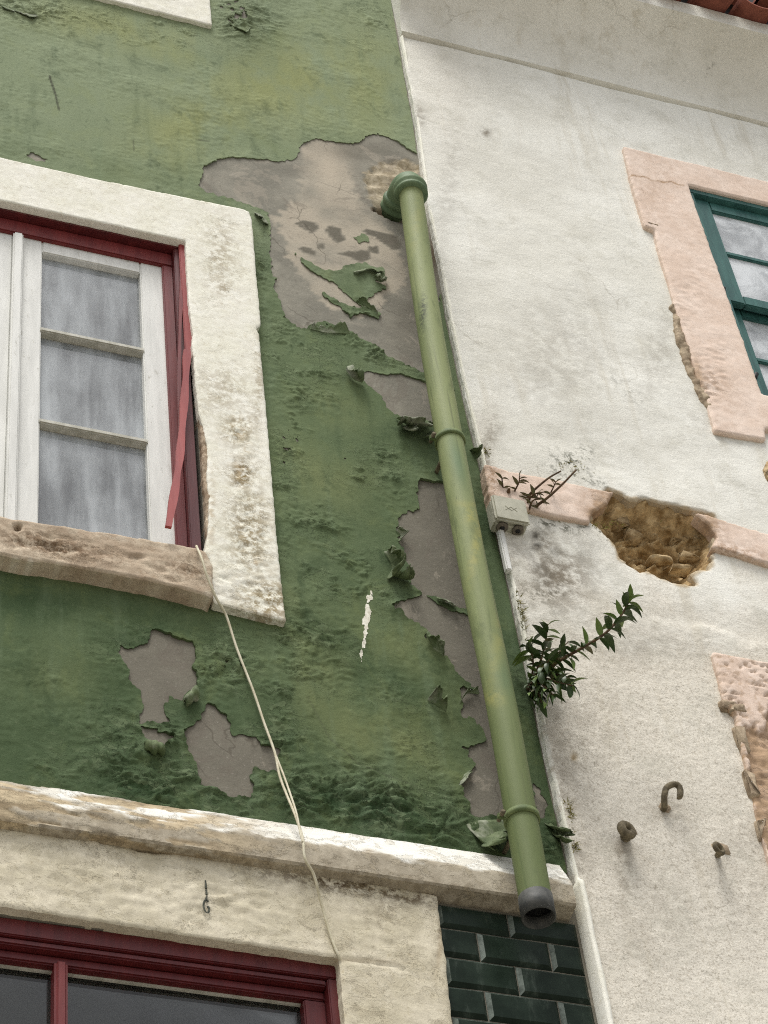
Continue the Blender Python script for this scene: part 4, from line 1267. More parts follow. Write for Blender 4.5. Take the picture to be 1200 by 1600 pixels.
def white_at(x, z, f):
    px, py = proj(x, -Wf, z)
    n = fbm(x * 4, z * 4, 126, 4)
    rough = sstep(780, 1080, py + 120 * n) * .9
    rough = np.maximum(rough, blob(px, py, [(690, 120, 60, 90, 0, .35), (750, 700, 20, 80, 10, .4)]))
    grime = blob(px, py, [(870, 900, 60, 60, 0, .9), (850, 850, 20, 30, 0, .8), (890, 870, 40, 30, 0, .5), (960, 1000, 120, 60, 0, .35), (880, 1190, 60, 120, 20, .5), (975, 1350, 14, 70, -6, .7), (1010, 1420, 60, 90, 0, .3), (1050, 1270, 60, 30, 30, .3),
                          (760, 720, 14, 90, 10, .7), (800, 870, 16, 60, 10, .5), (900, 1400, 20, 150, 10, .45), (1120, 640, 60, 60, 0, .3), (1030, 560, 30, 70, 20, .3), (700, 300, 18, 120, 8, .25), (870, 560, 90, 90, 0, .28), (1130, 40, 40, 18, 10, .8), (655, 185, 8, 18, 0, .8), (760, 208, 8, 6, 40, .9), (1180, 1330, 60, 120, 0, .3)])
    mould = blob(px, py, [(890, 722, 34, 16, 20, .9), (915, 708, 14, 14, 0, .9), (990, 400, 30, 40, 0, .12), (900, 745, 60, 10, 15, .8), (940, 835, 70, 9, 16, .9), (868, 822, 40, 8, 14, .9), (850, 930, 30, 12, -20, .6), (980, 610, 40, 10, 40, .35), (815, 960, 10, 60, 10, .5)])
    soot = blob(px, py, [(836, 838, 11, 8, 30, 1.0), (839, 853, 8, 7, 0, .95), (865, 865, 14, 10, 0, .4), (850, 890, 20, 30, 0, .35), (915, 865, 16, 16, 0, .25)]) * np.clip(.8 + .8 * fbm(x * 40, z * 40, 127, 3), 0, 1)
    tan = np.maximum(blob(px, py, [(897, 1183, 5, 6, 0, 1)]), .8 * sstep(.016, .004, -(sdf(x, z, KAV)) + .006 * fbm(x * 30, z * 30, 128, 2)))
    ed = sstep(.012, .004, x - edge_x(z)) * sstep(.7, .2, np.abs(fbm(x * 20, z * 20, 129, 2)))
    rough, grime = rough * (1 - ed), grime * (1 - ed)
    return {'rough': rough, 'grime': grime, 'mould': mould, 'soot': soot, 'tan': tan}
relief('wall', white, M['white_wall'], f_white, (XB - .14, X_R + .02, 0.04, Z_COVE + .02), 0.009, white_h, -0.42, white_at, Wf)

zz_ = np.arange(0.2, Z_COVE, .012)
ex_ = edge_x(zz_)
V_, F_ = [], []
zl_ = w2(893, 1375, 0.03)[1]
for i, (z, x) in enumerate(zip(zz_, ex_)):
    up_ = sstep(zl_ - .02, zl_ + .01, np.array(z))
    wv = .0014 * float(fbm(np.array([z * 14.]), np.array([.3]), 180, 3)[0])
    o_ = .031 + .024 * (1 - float(up_)) + wv * .6
    w_ = .009 + .006 * (1 - float(up_)) + wv
    x0_ = x + (.002 if up_ > .5 else -.004)
    V_ += [(x0_, .0, z), (x0_ + .001, -o_ + .004, z), (x0_ + .005, -o_, z), (x0_ + w_, -o_, z), (x0_ + w_ + .004, -.02, z)]
    if i:
        b_ = 5 * i
        F_ += [(b_ - 5 + k, b_ - 4 + k, b_ + 1 + k, b_ + k) for k in range(4)]
MB().add(V_, F_).build('corner_bead', M['lime'], white, True)

# cove under the eaves, and the tiles
CR = 0.31
def cove_prof(r, z0, o0):
    return [(o0 + r * 0.9 * (1 - math.cos(t)), z0 + r * math.sin(t)) for t in np.linspace(0, math.radians(84), 20)]
zc0 = Z_COVE
cp = [(Wf - 0.05, zc0 - 0.002), (Wf - .012, zc0 - .001), (Wf - .012, zc0 + .010), (Wf + .012, zc0 + .013), (Wf + .010, zc0 + .017)] + cove_prof(CR, zc0 + .018, Wf + .002)
eo, ez = cp[-1]
zlip = max(ez + .004, w2(1176, 34, eo)[1])
cp += [(eo + .004, zlip), (-.03, zlip + .02)]
xcl = float(edge_x(np.array([Z_COVE + .2]))[0])
sweep('cove_cornice', white, M['white_wall'], xcl, X_R, cp[::-1], 0.02, lambda x, s: -0.003 * fbm(x * 3, s * 3, 130, 3) - .0008 * fbm(x * 30, s * 30, 131, 2),
      lambda x, z, s: (lambda q: {'rough': .12 + 0 * x, 'grime': blob(q[0], q[1], [(1130, 45, 26, 14, 10, .7), (700, 60, 60, 20, 10, .3)]), 'mould': blob(q[0], q[1], [(1150, 38, 14, 9, 10, .55), (1120, 86, 5, 4, 0, .8), (1131, 164, 5, 5, 0, .8)]), 'soot': 0 * x, 'tan': 0 * x})(proj(x, -np.full_like(x, .18), z)), 0.02, 60)
TO = eo + .08
xt, zt = w2(1176, 24, eo)[0], zlip - .024
MB().box(xcl, X_R, ez + .06, ez + .7, -.03, eo - .04).build('eave_gap_shade', M['black'], white)  # added black board, painting in the shade of the gap behind the tiles
def roof_tile(x, up):
    n = 10
    r, L = 0.088, 0.45
    v, f = [], []
    sl = 0.40
    for i in range(2):
        for rr in (r, r - .014):
            for k in range(n + 1):
                a = math.pi * (k / n)
                v.append((x + rr * math.cos(a) * (1 - .1 * i), -(TO - (.03 if up else 0) - L * i), zt + .078 + (.075 if up else 0) + rr * math.sin(a) * (1 if up else -1) * .88 + sl * L * i))
    m = n + 1
    for k in range(n):
        f += [(k, k + 1, 2 * m + k + 1, 2 * m + k), (m + k + 1, m + k, 3 * m + k, 3 * m + k + 1), (k + 1, k, m + k, m + k + 1), (2 * m + k, 2 * m + k + 1, 3 * m + k + 1, 3 * m + k)]
    return MB().add(v, f).build('roof_tile', M['roof'], white, True)
k0 = int((xt - xcl - .1) / .205)
for k in range(-k0, 5):
    roof_tile(xt + k * .205 + random.uniform(-.006, .006), False)
    roof_tile(xt + k * .205 + .1025, True)

# the hole: earth, sand and loose stones
KBIG = poly([(905, 780), (960, 748), (1060, 770), (1140, 795), (1150, 870), (1110, 925), (1040, 925), (960, 895), (925, 830)], 0)
def kav_h(x, z, f):
    d = sdf(x, z, KAV)
    rk = fbm(x * 9, z * 13, 140, 4)
    stp = np.floor((fbm(x * 7, z * 10, 141, 2) + 1) * 3) / 3
    deep = sstep(0.0, 0.09, d) * (0.045 + 0.03 * stp) + sstep(-.004, .03, d) * .02
    return 0.006 - deep + sstep(0, .03, d) * (0.030 * rk + .026 * (ridge(x * 8, z * 22, 143, 3) - .9)) + 0.013 * fbm(x * 30, z * 46, 142, 5)
hole = relief('broken_rubble', white, M['rubble'], lambda X, Z: sdf(X, Z, KAV) + .03, pbox(KAV, .06), 0.006, kav_h, -.25)
hole['label'] = 'rough brown rubble core laid bare in the broken band'
def lump(c, r, name, mat, parent, sq=(1, 1, 1), seed=0, sub=2):
    bm = bmesh.new()
    bmesh.ops.create_icosphere(bm, subdivisions=sub, radius=1)
    rng = random.Random(seed)
    ph = [rng.uniform(0, 9) for _ in range(6)]
    for v in bm.verts:
        p = v.co
        k = 1 + .16 * math.sin(p.x * 3.1 + ph[0]) * math.cos(p.y * 2.7 + ph[1]) + .12 * math.sin(p.z * 5 + ph[2] + p.x * 2) + .07 * math.sin(p.y * 9 + ph[3]) * math.sin(p.x * 8 + ph[4])
        q = p * k
        v.co = Vector((math.copysign(min(abs(q.x), .8), q.x) * sq[0], math.copysign(min(abs(q.y), .8), q.y) * sq[1], math.copysign(min(abs(q.z), .78), q.z) * sq[2])) * r + Vector(c)
    me = bpy.data.meshes.new(name)
    bm.to_mesh(me); bm.free()
    return link(name, me, mat, parent, True)
def block(c, sx, sy, sz, name, mat, parent, seed):
    rng = random.Random(seed)
    bm = bmesh.new()
    for _ in range(16):
        p = Vector((rng.uniform(-1, 1), rng.uniform(-1, 1), rng.uniform(-1, 1)))
        p = Vector([math.copysign(abs(q) ** .45, q) for q in p])
        bm.verts.new(Vector((p.x * sx, p.y * sy, p.z * sz + .25 * sz * p.x * rng.uniform(-1, 1))) + Vector(c))
    bmesh.ops.convex_hull(bm, input=bm.verts[:])
    for v_ in [v_ for v_ in bm.verts if not v_.link_faces]:
        bm.verts.remove(v_)
    bmesh.ops.bevel(bm, geom=bm.edges[:], offset=min(sx, sz) * .22, segments=2, affect='EDGES', clamp_overlap=True)
    bmesh.ops.triangulate(bm, faces=bm.faces[:])
    bmesh.ops.subdivide_edges(bm, edges=bm.edges[:], cuts=1, use_grid_fill=True)
    co = np.array([v_.co[:] for v_ in bm.verts])
    dn = (fbm(co[:, 0] * 26 + seed, co[:, 2] * 34 + co[:, 1] * 30, 171, 3)) * min(sx, sz) * .2
    bm.normal_update()
    for v_, k_ in zip(bm.verts, dn):
        v_.co += v_.normal * float(k_)
    me = bpy.data.meshes.new(name)
    bm.to_mesh(me); bm.free()
    return link(name, me, mat, parent, True)
for i, (a, c, o, sx, sz) in enumerate(((1040, 862, -.055, .075, .022), (1078, 876, -.05, .06, .020), (1008, 868, -.045, .06, .020), (1062, 848, -.075, .055, .026), (1018, 845, -.075, .05, .024), (985, 842, -.06, .045, .028),
                                       (1046, 822, -.10, .06, .03), (1088, 846, -.055, .035, .034), (1000, 818, -.085, .055, .03), (1030, 880, -.03, .06, .014), (968, 820, -.05, .04, .036), (975, 795, -.08, .05, .03), (1072, 812, -.10, .045, .03), (1060, 894, -.015, .05, .013))):
    if i % 2 or i > 9:
        block(W(a, c, o - .004), sx * .75, .032, sz * .8, 'stone', M['rubble_stone'], white, 200 + i)

# peach band, two lengths left
BO = 0.05
for pts in ([(757, 724), (800, 736), (880, 751), (936, 764), (958, 768), (950, 786), (938, 793), (926, 800), (922, 816), (880, 808), (830, 797), (800, 790), (768, 782)],
            [(1085, 799), (1112, 806), (1160, 822), (1200, 833), (1290, 860), (1290, 910), (1200, 880), (1160, 868), (1112, 853), (1122, 838), (1112, 822)]):
    Pb = poly(pts, BO)
    Pb = np.array([(X_R - .01, Pb[3][1] if i_ == 4 else Pb[6][1]) if pts[i_][0] == 1290 else p_ for i_, p_ in enumerate(Pb)])
    relief('string_course', white, M['peach'], lambda X, Z, Pb=Pb: sdf(X, Z, Pb) + .003 * fbm(X * 30, Z * 30, 150, 3), pbox(Pb), 0.006,
           lambda x, z, f: .0016 * fbm(x * 24, z * 24, 151, 3) + edge_round(f, .008), 0.0,
           lambda x, z, f: (lambda q: {'dirt': .15 + blob(q[0], q[1], [(940, 785, 22, 22, 0, .9), (1105, 825, 20, 20, 0, .8), (1150, 860, 60, 8, 15, .7), (770, 745, 10, 40, 0, .8)]), 'bare': sstep(.02, -.01, np.minimum(f, .05) + 0 * x) * .5 + blob(q[0], q[1], [(938, 782, 16, 16, 0, .8), (925, 800, 10, 10, 0, 1), (1110, 815, 14, 14, 0, .6)])})(proj(x, -BO, z)), BO)

# ------------------------------------------------------------------ peach windows
PO = 0.050
def peach_window(p, SUR, hf, af, label, full=True):
    f = lambda X, Z: np.minimum(sdf(X, Z, SUR), -f_rect(X, Z, p) + .0015) + .0018 * fbm(X * 40, Z * 40, 160, 3)
    m = MB()
    fo = 0.034
    x0, x1, z0, z1 = p.x0, p.x1, p.z0, p.z1
    m.box(x0, x1, z1 - .03, z1, -.28, fo)
    m.box(x0 + .001, x0 + .022, z0, z1 - .031, -.28, fo - .001)
    m.box(x1 - .022, x1 - .001, z0, z1 - .031, -.28, fo - .001)
    m.box(x0 + .022, x1 - .022, z0, z0 + .03, -.28, fo - .002)
    w = m.build('window', M['teal'], white, False, .003)
    w['label'] = label
    relief('surround', w, M['peach'], f, pbox(SUR), 0.007, hf, 0.0, af, PO)
    xm = (x0 + x1) / 2
    zr = z1 - (z1 - z0) * 0.52
    for lo, hi, so in ((zr - .02, z1 - .03, .012), (z0 + .03, zr + .02, -.03)):
        s = MB()
        xa, xb = x0 + .023, x1 - .023
        st = .075
        s.box(xa, xa + st, lo, hi, so - .03, so)
        s.box(xb - st, xb, lo, hi, so - .03, so)
        s.box(xa + st, xb - st, hi - .06, hi, so - .03, so - .001)
        s.box(xa + st, xb - st, lo, lo + .055, so - .03, so - .001)
        s.build('sash', M['teal'], w, False, .004)
        zm = (lo + .055 + hi - .06) / 2
        MB().box(xa + st, xb - st, zm - .011, zm + .011, so - .028, so - .004).build('glazing_bar', M['teal'], w, False, .003)
        MB().box(xm - .011, xm + .011, lo + .055, hi - .06, so - .027, so - .005).build('glazing_bar', M['teal'], w, False, .003)
        for (qa, qb) in ((xa + st - .003, xm - .009), (xm + .009, xb - st + .003)):
            for (ra, rb) in ((lo + .05, zm - .009), (zm + .009, hi - .055)):
                MB().box(qa, qb, ra, rb, so - .02, so - .016).build('pane', M['glass_cloudy'], w)
    # gathered curtain
    n = 60
    v, fc = [], []
    for i in range(n + 1):
        x = x0 + .02 + (x1 - x0 - .04) * i / n
        y = .085 + .014 * math.sin(i * 1.1) + .008 * math.sin(i * 2.7)
        v += [(x, y, z0), (x, y, z1)]
        if i:
            fc.append((2 * i - 2, 2 * i, 2 * i + 1, 2 * i - 1))
    MB().add(v, fc).build('curtain', M['curtain'], w, True)
    return w
L1 = [(974, 228), (985, 275), (998, 318), (1008, 352), (1023, 358), (1029, 385), (1045, 440), (1056, 480), (1066, 508), (1078, 545), (1086, 575), (1096, 600), (1104, 617), (1110, 645), (1118, 673), (1160, 680), (1197, 686), (1196, 668)]
q = poly(L1, PO)
S1 = np.vstack([q, [[pw.x1 + .1, q[-1][1] + .0]], [[pw.x1 + .28, q[-1][1]]], [[pw.x1 + .28, q[0][1]]]])
def p1h(x, z, f):
    px, py = proj(x, -PO, z)
    wr = blob(px, py, [(1100, 600, 30, 60, 20, 1.0), (1070, 480, 20, 60, 20, .6)])
    return .0016 * fbm(x * 6, z * 6, 161, 3) + .0008 * fbm(x * 40, z * 40, 162, 2) + edge_round(f, .007) + wr * .005 * (ridge(x * 14, z * 26, 163, 3) - 1)
def p1a(x, z, f):
    px, py = proj(x, -PO, z)
    ln = 0 * px
    a, b_ = np.array((986., 274.)), np.array((1068., 290.))
    e = b_ - a
    t = np.clip(((px - a[0]) * e[0] + (py - a[1]) * e[1]) / (e @ e), 0, 1)
    ln = .8 * sstep(1.8, .4, np.hypot(px - a[0] - t * e[0], py - a[1] - t * e[1] - 1.2 * np.sin(px * .13) - .8 * np.sin(px * .31)))
    return {'dirt': np.clip(.1 + ln + blob(px, py, [(1110, 600, 30, 20, 10, .5), (1020, 300, 30, 80, 15, .15)]), 0, 1), 'bare': np.maximum(ln * .7, blob(px, py, [(1092, 585, 6, 30, -15, .8)]))}
w_p1 = peach_window(pw, S1, p1h, p1a, 'sash window with dark teal frame, smooth peach surround')
MB().tube([W(1128, 462, .03), W(1131, 450, .035)], .008, 8).build('catch', M['black'], w_p1, True)
MB().tube([W(1177, 594, .03), W(1182, 584, .036)], .009, 8).build('catch', M['black'], w_p1, True)
# stone and mortar showing at the broken edge of the upper surround
EDG = poly([(1050, 478), (1058, 474), (1068, 505), (1082, 545), (1094, 585), (1104, 612), (1112, 640), (1098, 622), (1084, 592), (1070, 560), (1058, 525)], .042)
relief('broken_edge', white, M['mortar'], lambda X, Z: sdf(X, Z, EDG) + .005 + .006 * fbm(X * 18, Z * 18, 165, 4), pbox(EDG), .005,
       lambda x, z, f: .012 * fbm(x * 22, z * 15, 166, 5) + edge_round(f, .010), .0, None, .042)
block(W(1016, 357, .034), .03, .02, .012, 'stone', M['mortar'], white, 40)
block(W(1204, 738, .03), .035, .02, .07, 'stone', M['rubble_stone'], white, 41)

L2 = [(1113, 1017), (1122, 1048), (1131, 1086), (1136, 1102), (1150, 1116), (1156, 1146), (1166, 1190), (1176, 1230), (1188, 1288), (1196, 1316), (1215, 1380), (1235, 1450)]
q = poly(L2, PO)
S2 = np.vstack([q, [[q[-1][0], pw2.z0 - .2]], [[pw2.x1 + .28, pw2.z0 - .2]], [[pw2.x1 + .28, q[0][1]]]])
PEEL = poly([(1160, 1128), (1172, 1138), (1180, 1132), (1186, 1146), (1196, 1134), (1205, 1090), (1260, 1060), (1300, 1400), (1230, 1420), (1205, 1330), (1188, 1290), (1178, 1245), (1170, 1190)], PO)
def p2h(x, z, f):
    px, py = proj(x, -PO, z)
    bare = sstep(-.003, .004, sdf(x, z, PEEL) + .008 * fbm(x * 24, z * 24, 170, 3))
    pits = sstep(.12, .42, fbm(x * 42, z * 52, 171, 3)) * (1 - bare)
    pits = .7 * pits * sstep(1018, 1035, py) * sstep(-.25, .3, fbm(x * 10, z * 12, 174, 2) + (px - 1160) / 90)
    return .002 * fbm(x * 8, z * 8, 172, 3) - .010 * pits - bare * (.012 + .008 * fbm(x * 26, z * 26, 173, 4)) + edge_round(f, .008)
def p2a(x, z, f):
    px, py = proj(x, -PO, z)
    bare = sstep(-.003, .004, sdf(x, z, PEEL) + .008 * fbm(x * 24, z * 24, 170, 3))
    pits = sstep(.22, .5, fbm(x * 42, z * 52, 171, 3))
    return {'dirt': np.clip(.2 + .4 * bare + blob(px, py, [(1140, 1105, 18, 10, 10, 1)]), 0, 1), 'bare': np.clip(np.maximum(bare, pits * .55) + blob(px, py, [(1140, 1108, 14, 8, 10, 1), (1160, 1180, 6, 80, -14, .7)]), 0, 1)}
peach_window(pw2, S2, p2h, p2a, 'teal framed window with pitted, flaking peach surround')
for i, (a, c, o, sx, sz) in enumerate(((1138, 1104, .036, .035, .022), (1150, 1110, .04, .03, .018), (1158, 1160, .036, .018, .06), (1172, 1230, .034, .016, .06), (1192, 1302, .036, .02, .05))):
    block(W(a, c, o), sx, .018, sz, 'stone', M['mortar'], white, 60 + i)

# ------------------------------------------------------------------ drainpipe
PA = 0.135
RP = 0.0425
PIPE_PX = [(641, 296), (668, 490), (703, 690), (740, 890), (783, 1100), (842, 1435)]
PCV = curve_pts([W(a, b, PA) for a, b in PIPE_PX], 40)
pt, pb = PCV[0], PCV[-1]
drain = empty('drainpipe', (pb.x, 0, pb.z), 'green painted drainpipe fixed to the corner of the green house, open at the bottom', 'drainpipe')
ax = (PCV[4] - PCV[0]).normalized()
def along(t):
    k = t * (len(PCV) - 1)
    i_ = max(0, min(len(PCV) - 2, int(k)))
    return PCV[i_].lerp(PCV[i_ + 1], k - i_)
tl = (pb - pt).length
t_cut = 1 - 0.012 / tl
def pipe_at(co):
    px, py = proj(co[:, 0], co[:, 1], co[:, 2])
    return {'low': sstep(700, 1350, py) * .8, 'yel': blob(px, py, [(735, 805, 10, 14, 0, .9), (745, 850, 7, 60, 12, .8), (770, 1090, 20, 12, 0, .6), (650, 350, 8, 60, 10, .3), (735, 790, 22, 5, 10, .6), (780, 1000, 10, 90, 10, .4)]),
            'grn': blob(px, py, [(715, 720, 10, 40, -15, .8), (790, 1060, 12, 40, -15, .5)]), 'scuff': blob(px, py, [(661, 485, 5, 22, 4, 1), (659, 500, 4, 20, 0, .8), (664, 470, 4, 10, 0, .7)])}
npt = 220
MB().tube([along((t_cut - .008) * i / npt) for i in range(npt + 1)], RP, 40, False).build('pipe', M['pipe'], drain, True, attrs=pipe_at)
# black end piece, hollow
def ring_tube(p0, p1, r0, r1, name, mat, n=36, lip=.004):
    d = (p1 - p0).normalized()
    a = d.cross(Vector((0, 1, 0))).normalized()
    b_ = d.cross(a)
    v, f = [], []
    pr = [(p0, r1), (p0, r0), (p1, r0), (p1, r1), (p0, r1)]
    for p, r in pr[:4]:
        for k in range(n):
            t = 2 * math.pi * k / n
            v.append(p + (a * math.cos(t) + b_ * math.sin(t)) * r)
    for i in range(4):
        for k in range(n):
            q_ = (k + 1) % n
            f.append((i * n + k, i * n + q_, ((i + 1) % 4) * n + q_, ((i + 1) % 4) * n + k))
    return MB().add(v, f).build(name, mat, drain, False, .0015)
o = ring_tube(along(t_cut - .048 / tl), pb, RP + .0022, RP - .0035, 'outlet', M['pvc'])
o.data.polygons.foreach_set('use_smooth', [True] * len(o.data.polygons))
MB().tube([along(t_cut - .006), along(t_cut - .05)], RP - .003, 30).build('pipe_shade_plug', M['black'], drain, True)  # black plug, painted-in darkness of the hollow pipe
# elbow into the wall
e0 = Vector((pt.x, 0.05, pt.z + .07))
mid = [Vector((pt.x, -PA + .07 - .07 * math.sin(t), pt.z + .0 + .07 * math.cos(t))) for t in np.linspace(0, math.pi / 2, 10)]
eb = MB().tube([e0, Vector((pt.x, -.02, pt.z + .07))] + mid + [pt + ax * .02], RP + .011, 32)
elbow = eb.build('elbow', M['elbow'], drain, True)
def collar(p0, p1, r, name='socket_ring'):
    B = MB()
    n = 8
    P = [p0.lerp(p1, i / n) for i in range(n + 1)]
    rr = [r - .006, r, r + .001, r, r - .004, r - .004, r, r, r - .006]
    return B.tube(P, rr, 32).build(name, M['elbow'], drain, True)
collar(pt - ax * .012, pt + ax * .045, RP + .0185)
collar(Vector((pt.x, -.05, pt.z + .07)), Vector((pt.x, .005, pt.z + .07)), RP + .0185)
for (cx, cy, ex, ey) in ((703, 690, 676, 694), (816, 1280, 788, 1286)):
    c = Vector(W(cx, cy, PA))
    bi = min(range(2, len(PCV) - 2), key=lambda q_: abs(PCV[q_].z - c.z))
    c = PCV[bi]
    ax = (PCV[bi + 2] - PCV[bi - 2]).normalized()
    clip = MB()
    n = 30
    k = Vector((1, 0, 0)); k = (k - ax * k.dot(ax)).normalized()
    l = ax.cross(k)
    v, f = [], []
    for i in range(n):
        a = 2 * math.pi * i / n
        for rr, hh in ((RP + .001, -.010), (RP + .006, -.009), (RP + .006, .009), (RP + .001, .010)):
            v.append(c + (k * math.cos(a) + l * math.sin(a)) * rr + ax * hh)
    for i in range(n):
        j = (i + 1) % n
        for s_ in range(3):
            f.append((i * 4 + s_, j * 4 + s_, j * 4 + s_ + 1, i * 4 + s_ + 1))
    clip.add(v, f)
    cl = clip.build('pipe_clip', M['clip'], drain, True)
    lug = c + Vector((-RP - .012, 0.0, 0))
    B = MB().box(lug.x - .013, lug.x + .014, lug.z - .008, lug.z + .008, -lug.y - .006, -lug.y + .006)
    B.build('clip_lug', M['clip'], cl, False, .002)
    MB().tube([lug + Vector((-.004, -.02, 0)), lug + Vector((-.004, .018, 0))], [.007, .006], 8).build('bolt', M['rust'], cl, True)
    MB().tube([c + Vector((0, RP, 0)), Vector((c.x, 0.01, c.z))], .007, 8).build('wall_peg', M['rust'], cl, True)

# ------------------------------------------------------------------ loose cable
def wob(pts, a, seed):
    rng = random.Random(seed)
    return [Vector(p) + Vector((rng.uniform(-a, a), rng.uniform(-a, a) * .5, rng.uniform(-a, a))) for p in pts]
c1 = [W(308, 853, .07), W(315, 872, .085), W(326, 900, .08), W(340, 935, .06), W(352, 962, .03), W(372, 1015, .02), W(396, 1080, .018), W(415, 1130, .02), W(430, 1178, .025), W(437, 1212, .035), W(447, 1240, .05),
      W(460, 1275, .075), W(471, 1310, .092), W(478, 1340, .094), W(490, 1368, .075), W(502, 1410, .045), W(516, 1460, .036), W(528, 1497, .03), W(533, 1506, .0)]
c2 = [W(430, 1178, .027), W(442, 1208, .04), W(452, 1236, .055), W(463, 1270, .08), W(469, 1300, .092), W(473, 1316, .096)]
cb = MB()
cb.tube(curve_pts(wob(c1, .004, 3), 8), .0036, 8)
cb.tube(curve_pts(c2, 8), .0028, 8)
cable = cb.build('cable', M['cable'], None, True)
tag(cable, 'thin cream cable hanging from the sill across the ledge to the lower window', 'cable')

# ------------------------------------------------------------------ junction box
jo = 0.085
jx0, jx1 = w2(775, 800, jo)[0], w2(824, 800, jo)[0]
jz1, jz0 = w2(775, 773, jo)[1], w2(778, 808, jo)[1]
jb = empty('junction_box', (jx0 + .06, -.02, jz0), 'beige plastic junction box below the peach band at the house corner', 'junction box')
MB().box(jx0, jx1, jz0, jz1, .02, jo - .018).build('casing', M['box'], jb, False, .006)
MB().box(jx0 - .003, jx1 + .003, jz0 - .002, jz1 + .003, jo - .017, jo).build('lid', M['box'], jb, False, .006)
for fx in (.27, .75):
    x = jx0 + (jx1 - jx0) * fx
    MB().tube([Vector((x, -.05, jz0 + .004)), Vector((x, -.05, jz0 - .004)), Vector((x, -.05, jz0 - .005))], [.019, .019, .015], 20).build('cable_gland', M['box_low'], jb, True)
    MB().tube([Vector((x, -.05, jz0 - .004)), Vector((x, -.05, jz0 - .0065))], .008, 14).build('gland_shade_disc', M['black'], jb, True)  # black disc painting in the dark of the cable opening
xm_ = jx0 + .012
MB().box(w2(784, 850, .045)[0], w2(793, 850, .045)[0], w2(800, 890, .045)[1], jz0 + .006, .022, .045).build('conduit', M['white_wood'], jb, False, .004)
mk = MB()
cxm, czm = (jx0 + jx1) / 2, (jz0 + jz1) / 2
for dx in (-.009, .009):
    for sg in (-1, 1):
        mk.tube([Vector((cxm + dx - .01, -jo - .0006, czm - .009 * sg)), Vector((cxm + dx + .01, -jo - .0006, czm + .009 * sg))], .0009, 6)
mk.build('embossed_mark', M['box'], jb)

# ------------------------------------------------------------------ hook and eye bolts in the white wall
def tube_px(pts, r, n=12, k=7):
    return MB().tube(curve_pts([W(*p) for p in pts], k), r, n)
h_ = tube_px([(1034, 1268, .0), (1038, 1262, .05), (1038, 1245, .07), (1041, 1232, .075), (1050, 1226, .08), (1059, 1227, .08), (1063, 1235, .08), (1062, 1244, .078), (1058, 1244, .076)], .009)
hk = h_.build('wall_hook', M['rust'], None, True)
tag(hk, 'iron hook bent like a cane sticking out of the white wall', 'hook')
lump(W(1036, 1266, .024), .03, 'mortar_dab', M['mortar'], hk, (1, .6, .8), 81, 2)
def eye(px, py, r, tr, lab, tilt):
    c = Vector(W(px, py, .085))
    B = MB()
    n = 20
    pts = [c + Vector((math.cos(2 * math.pi * i / n) * r, math.sin(tilt) * math.cos(2 * math.pi * i / n) * r, math.sin(2 * math.pi * i / n) * r)) for i in range(n + 1)]
    B.tube(pts, tr, 10, False)
    foot = Vector(W(px - 5, py + 12, 0.0))
    B.tube([c + Vector((0, .01, -r)), c.lerp(foot, .5) + Vector((0, 0, -.008)), foot], tr * 1.1, 10)
    o = B.build('eye_bolt', M['rust'], None, True)
    tag(o, lab, 'eye bolt', 'eye bolts in the white wall')
    lump(foot + Vector((0, -.022, 0)), .034, 'mortar_dab', M['mortar'], o, (1, .6, .8), int(px), 2)
eye(979, 1297, .017, .0125, 'thick stubby iron eye bolt left of and below the bent hook', .3)
eye(1123, 1326, .0145, .0072, 'thin iron eye bolt with open ring near the pitted peach surround', .5)

# ------------------------------------------------------------------ plants growing from the walls
def leaf_mesh(name, L, wd, droop, mat):
    v, f = [], []
    n = 5
    for i in range(n + 1):
        t = i / n
        a = droop * t
        x = L * (math.sin(a) / max(droop, .01)) if droop > .01 else L * t
        z = -L * (1 - math.cos(a)) / max(droop, .01)
        k = wd * math.sin(math.pi * min(.97, .06 + .94 * t) ** .85) * .5
        v += [(x, -k, z + k * .35), (x, 0, z), (x, k, z + k * .35)]
        if i:
            b_ = 3 * i
            f += [(b_ - 3, b_, b_ + 1, b_ - 2), (b_ - 2, b_ + 1, b_ + 2, b_ - 1)]
    me = bpy.data.meshes.new(name)
    me.from_pydata(v, [], f)
    me.polygons.foreach_set('use_smooth', [True] * len(f))
    me.materials.append(mat)
    return me
LV = [leaf_mesh('leaf', .064, .021, d, M['leaf']) for d in (.5, 1.0, 1.5)]
LT = [leaf_mesh('leaf', .06, .021, d, M['leaf_top']) for d in (.3, .9)]
LD = [leaf_mesh('leaf', .042, .017, d, M['leaf_dry']) for d in (.4, 1.0)]
def put_leaf(me, p, d, up, sc_, par):
    o = bpy.data.objects.new('leaf', me)
    C.objects.link(o)
    x = Vector(d).normalized()
    z = (Vector(up) - x * Vector(up).dot(x)).normalized()
    y = z.cross(x)
    m = Matrix((x, y, z)).transposed().to_4x4()
    m.translation = Vector(p)
    o.parent = par
    o.matrix_world = m @ Matrix.Scale(sc_, 4)
    o.matrix_parent_inverse = Matrix.Translation(-par.location)
    o.matrix_basis = m @ Matrix.Scale(sc_, 4)
shrub = empty('shrub', tuple(W(824, 1075, 0.0)), 'leafy dark green shrub growing out of the joint between the houses', 'shrub')
rs = random.Random(11)
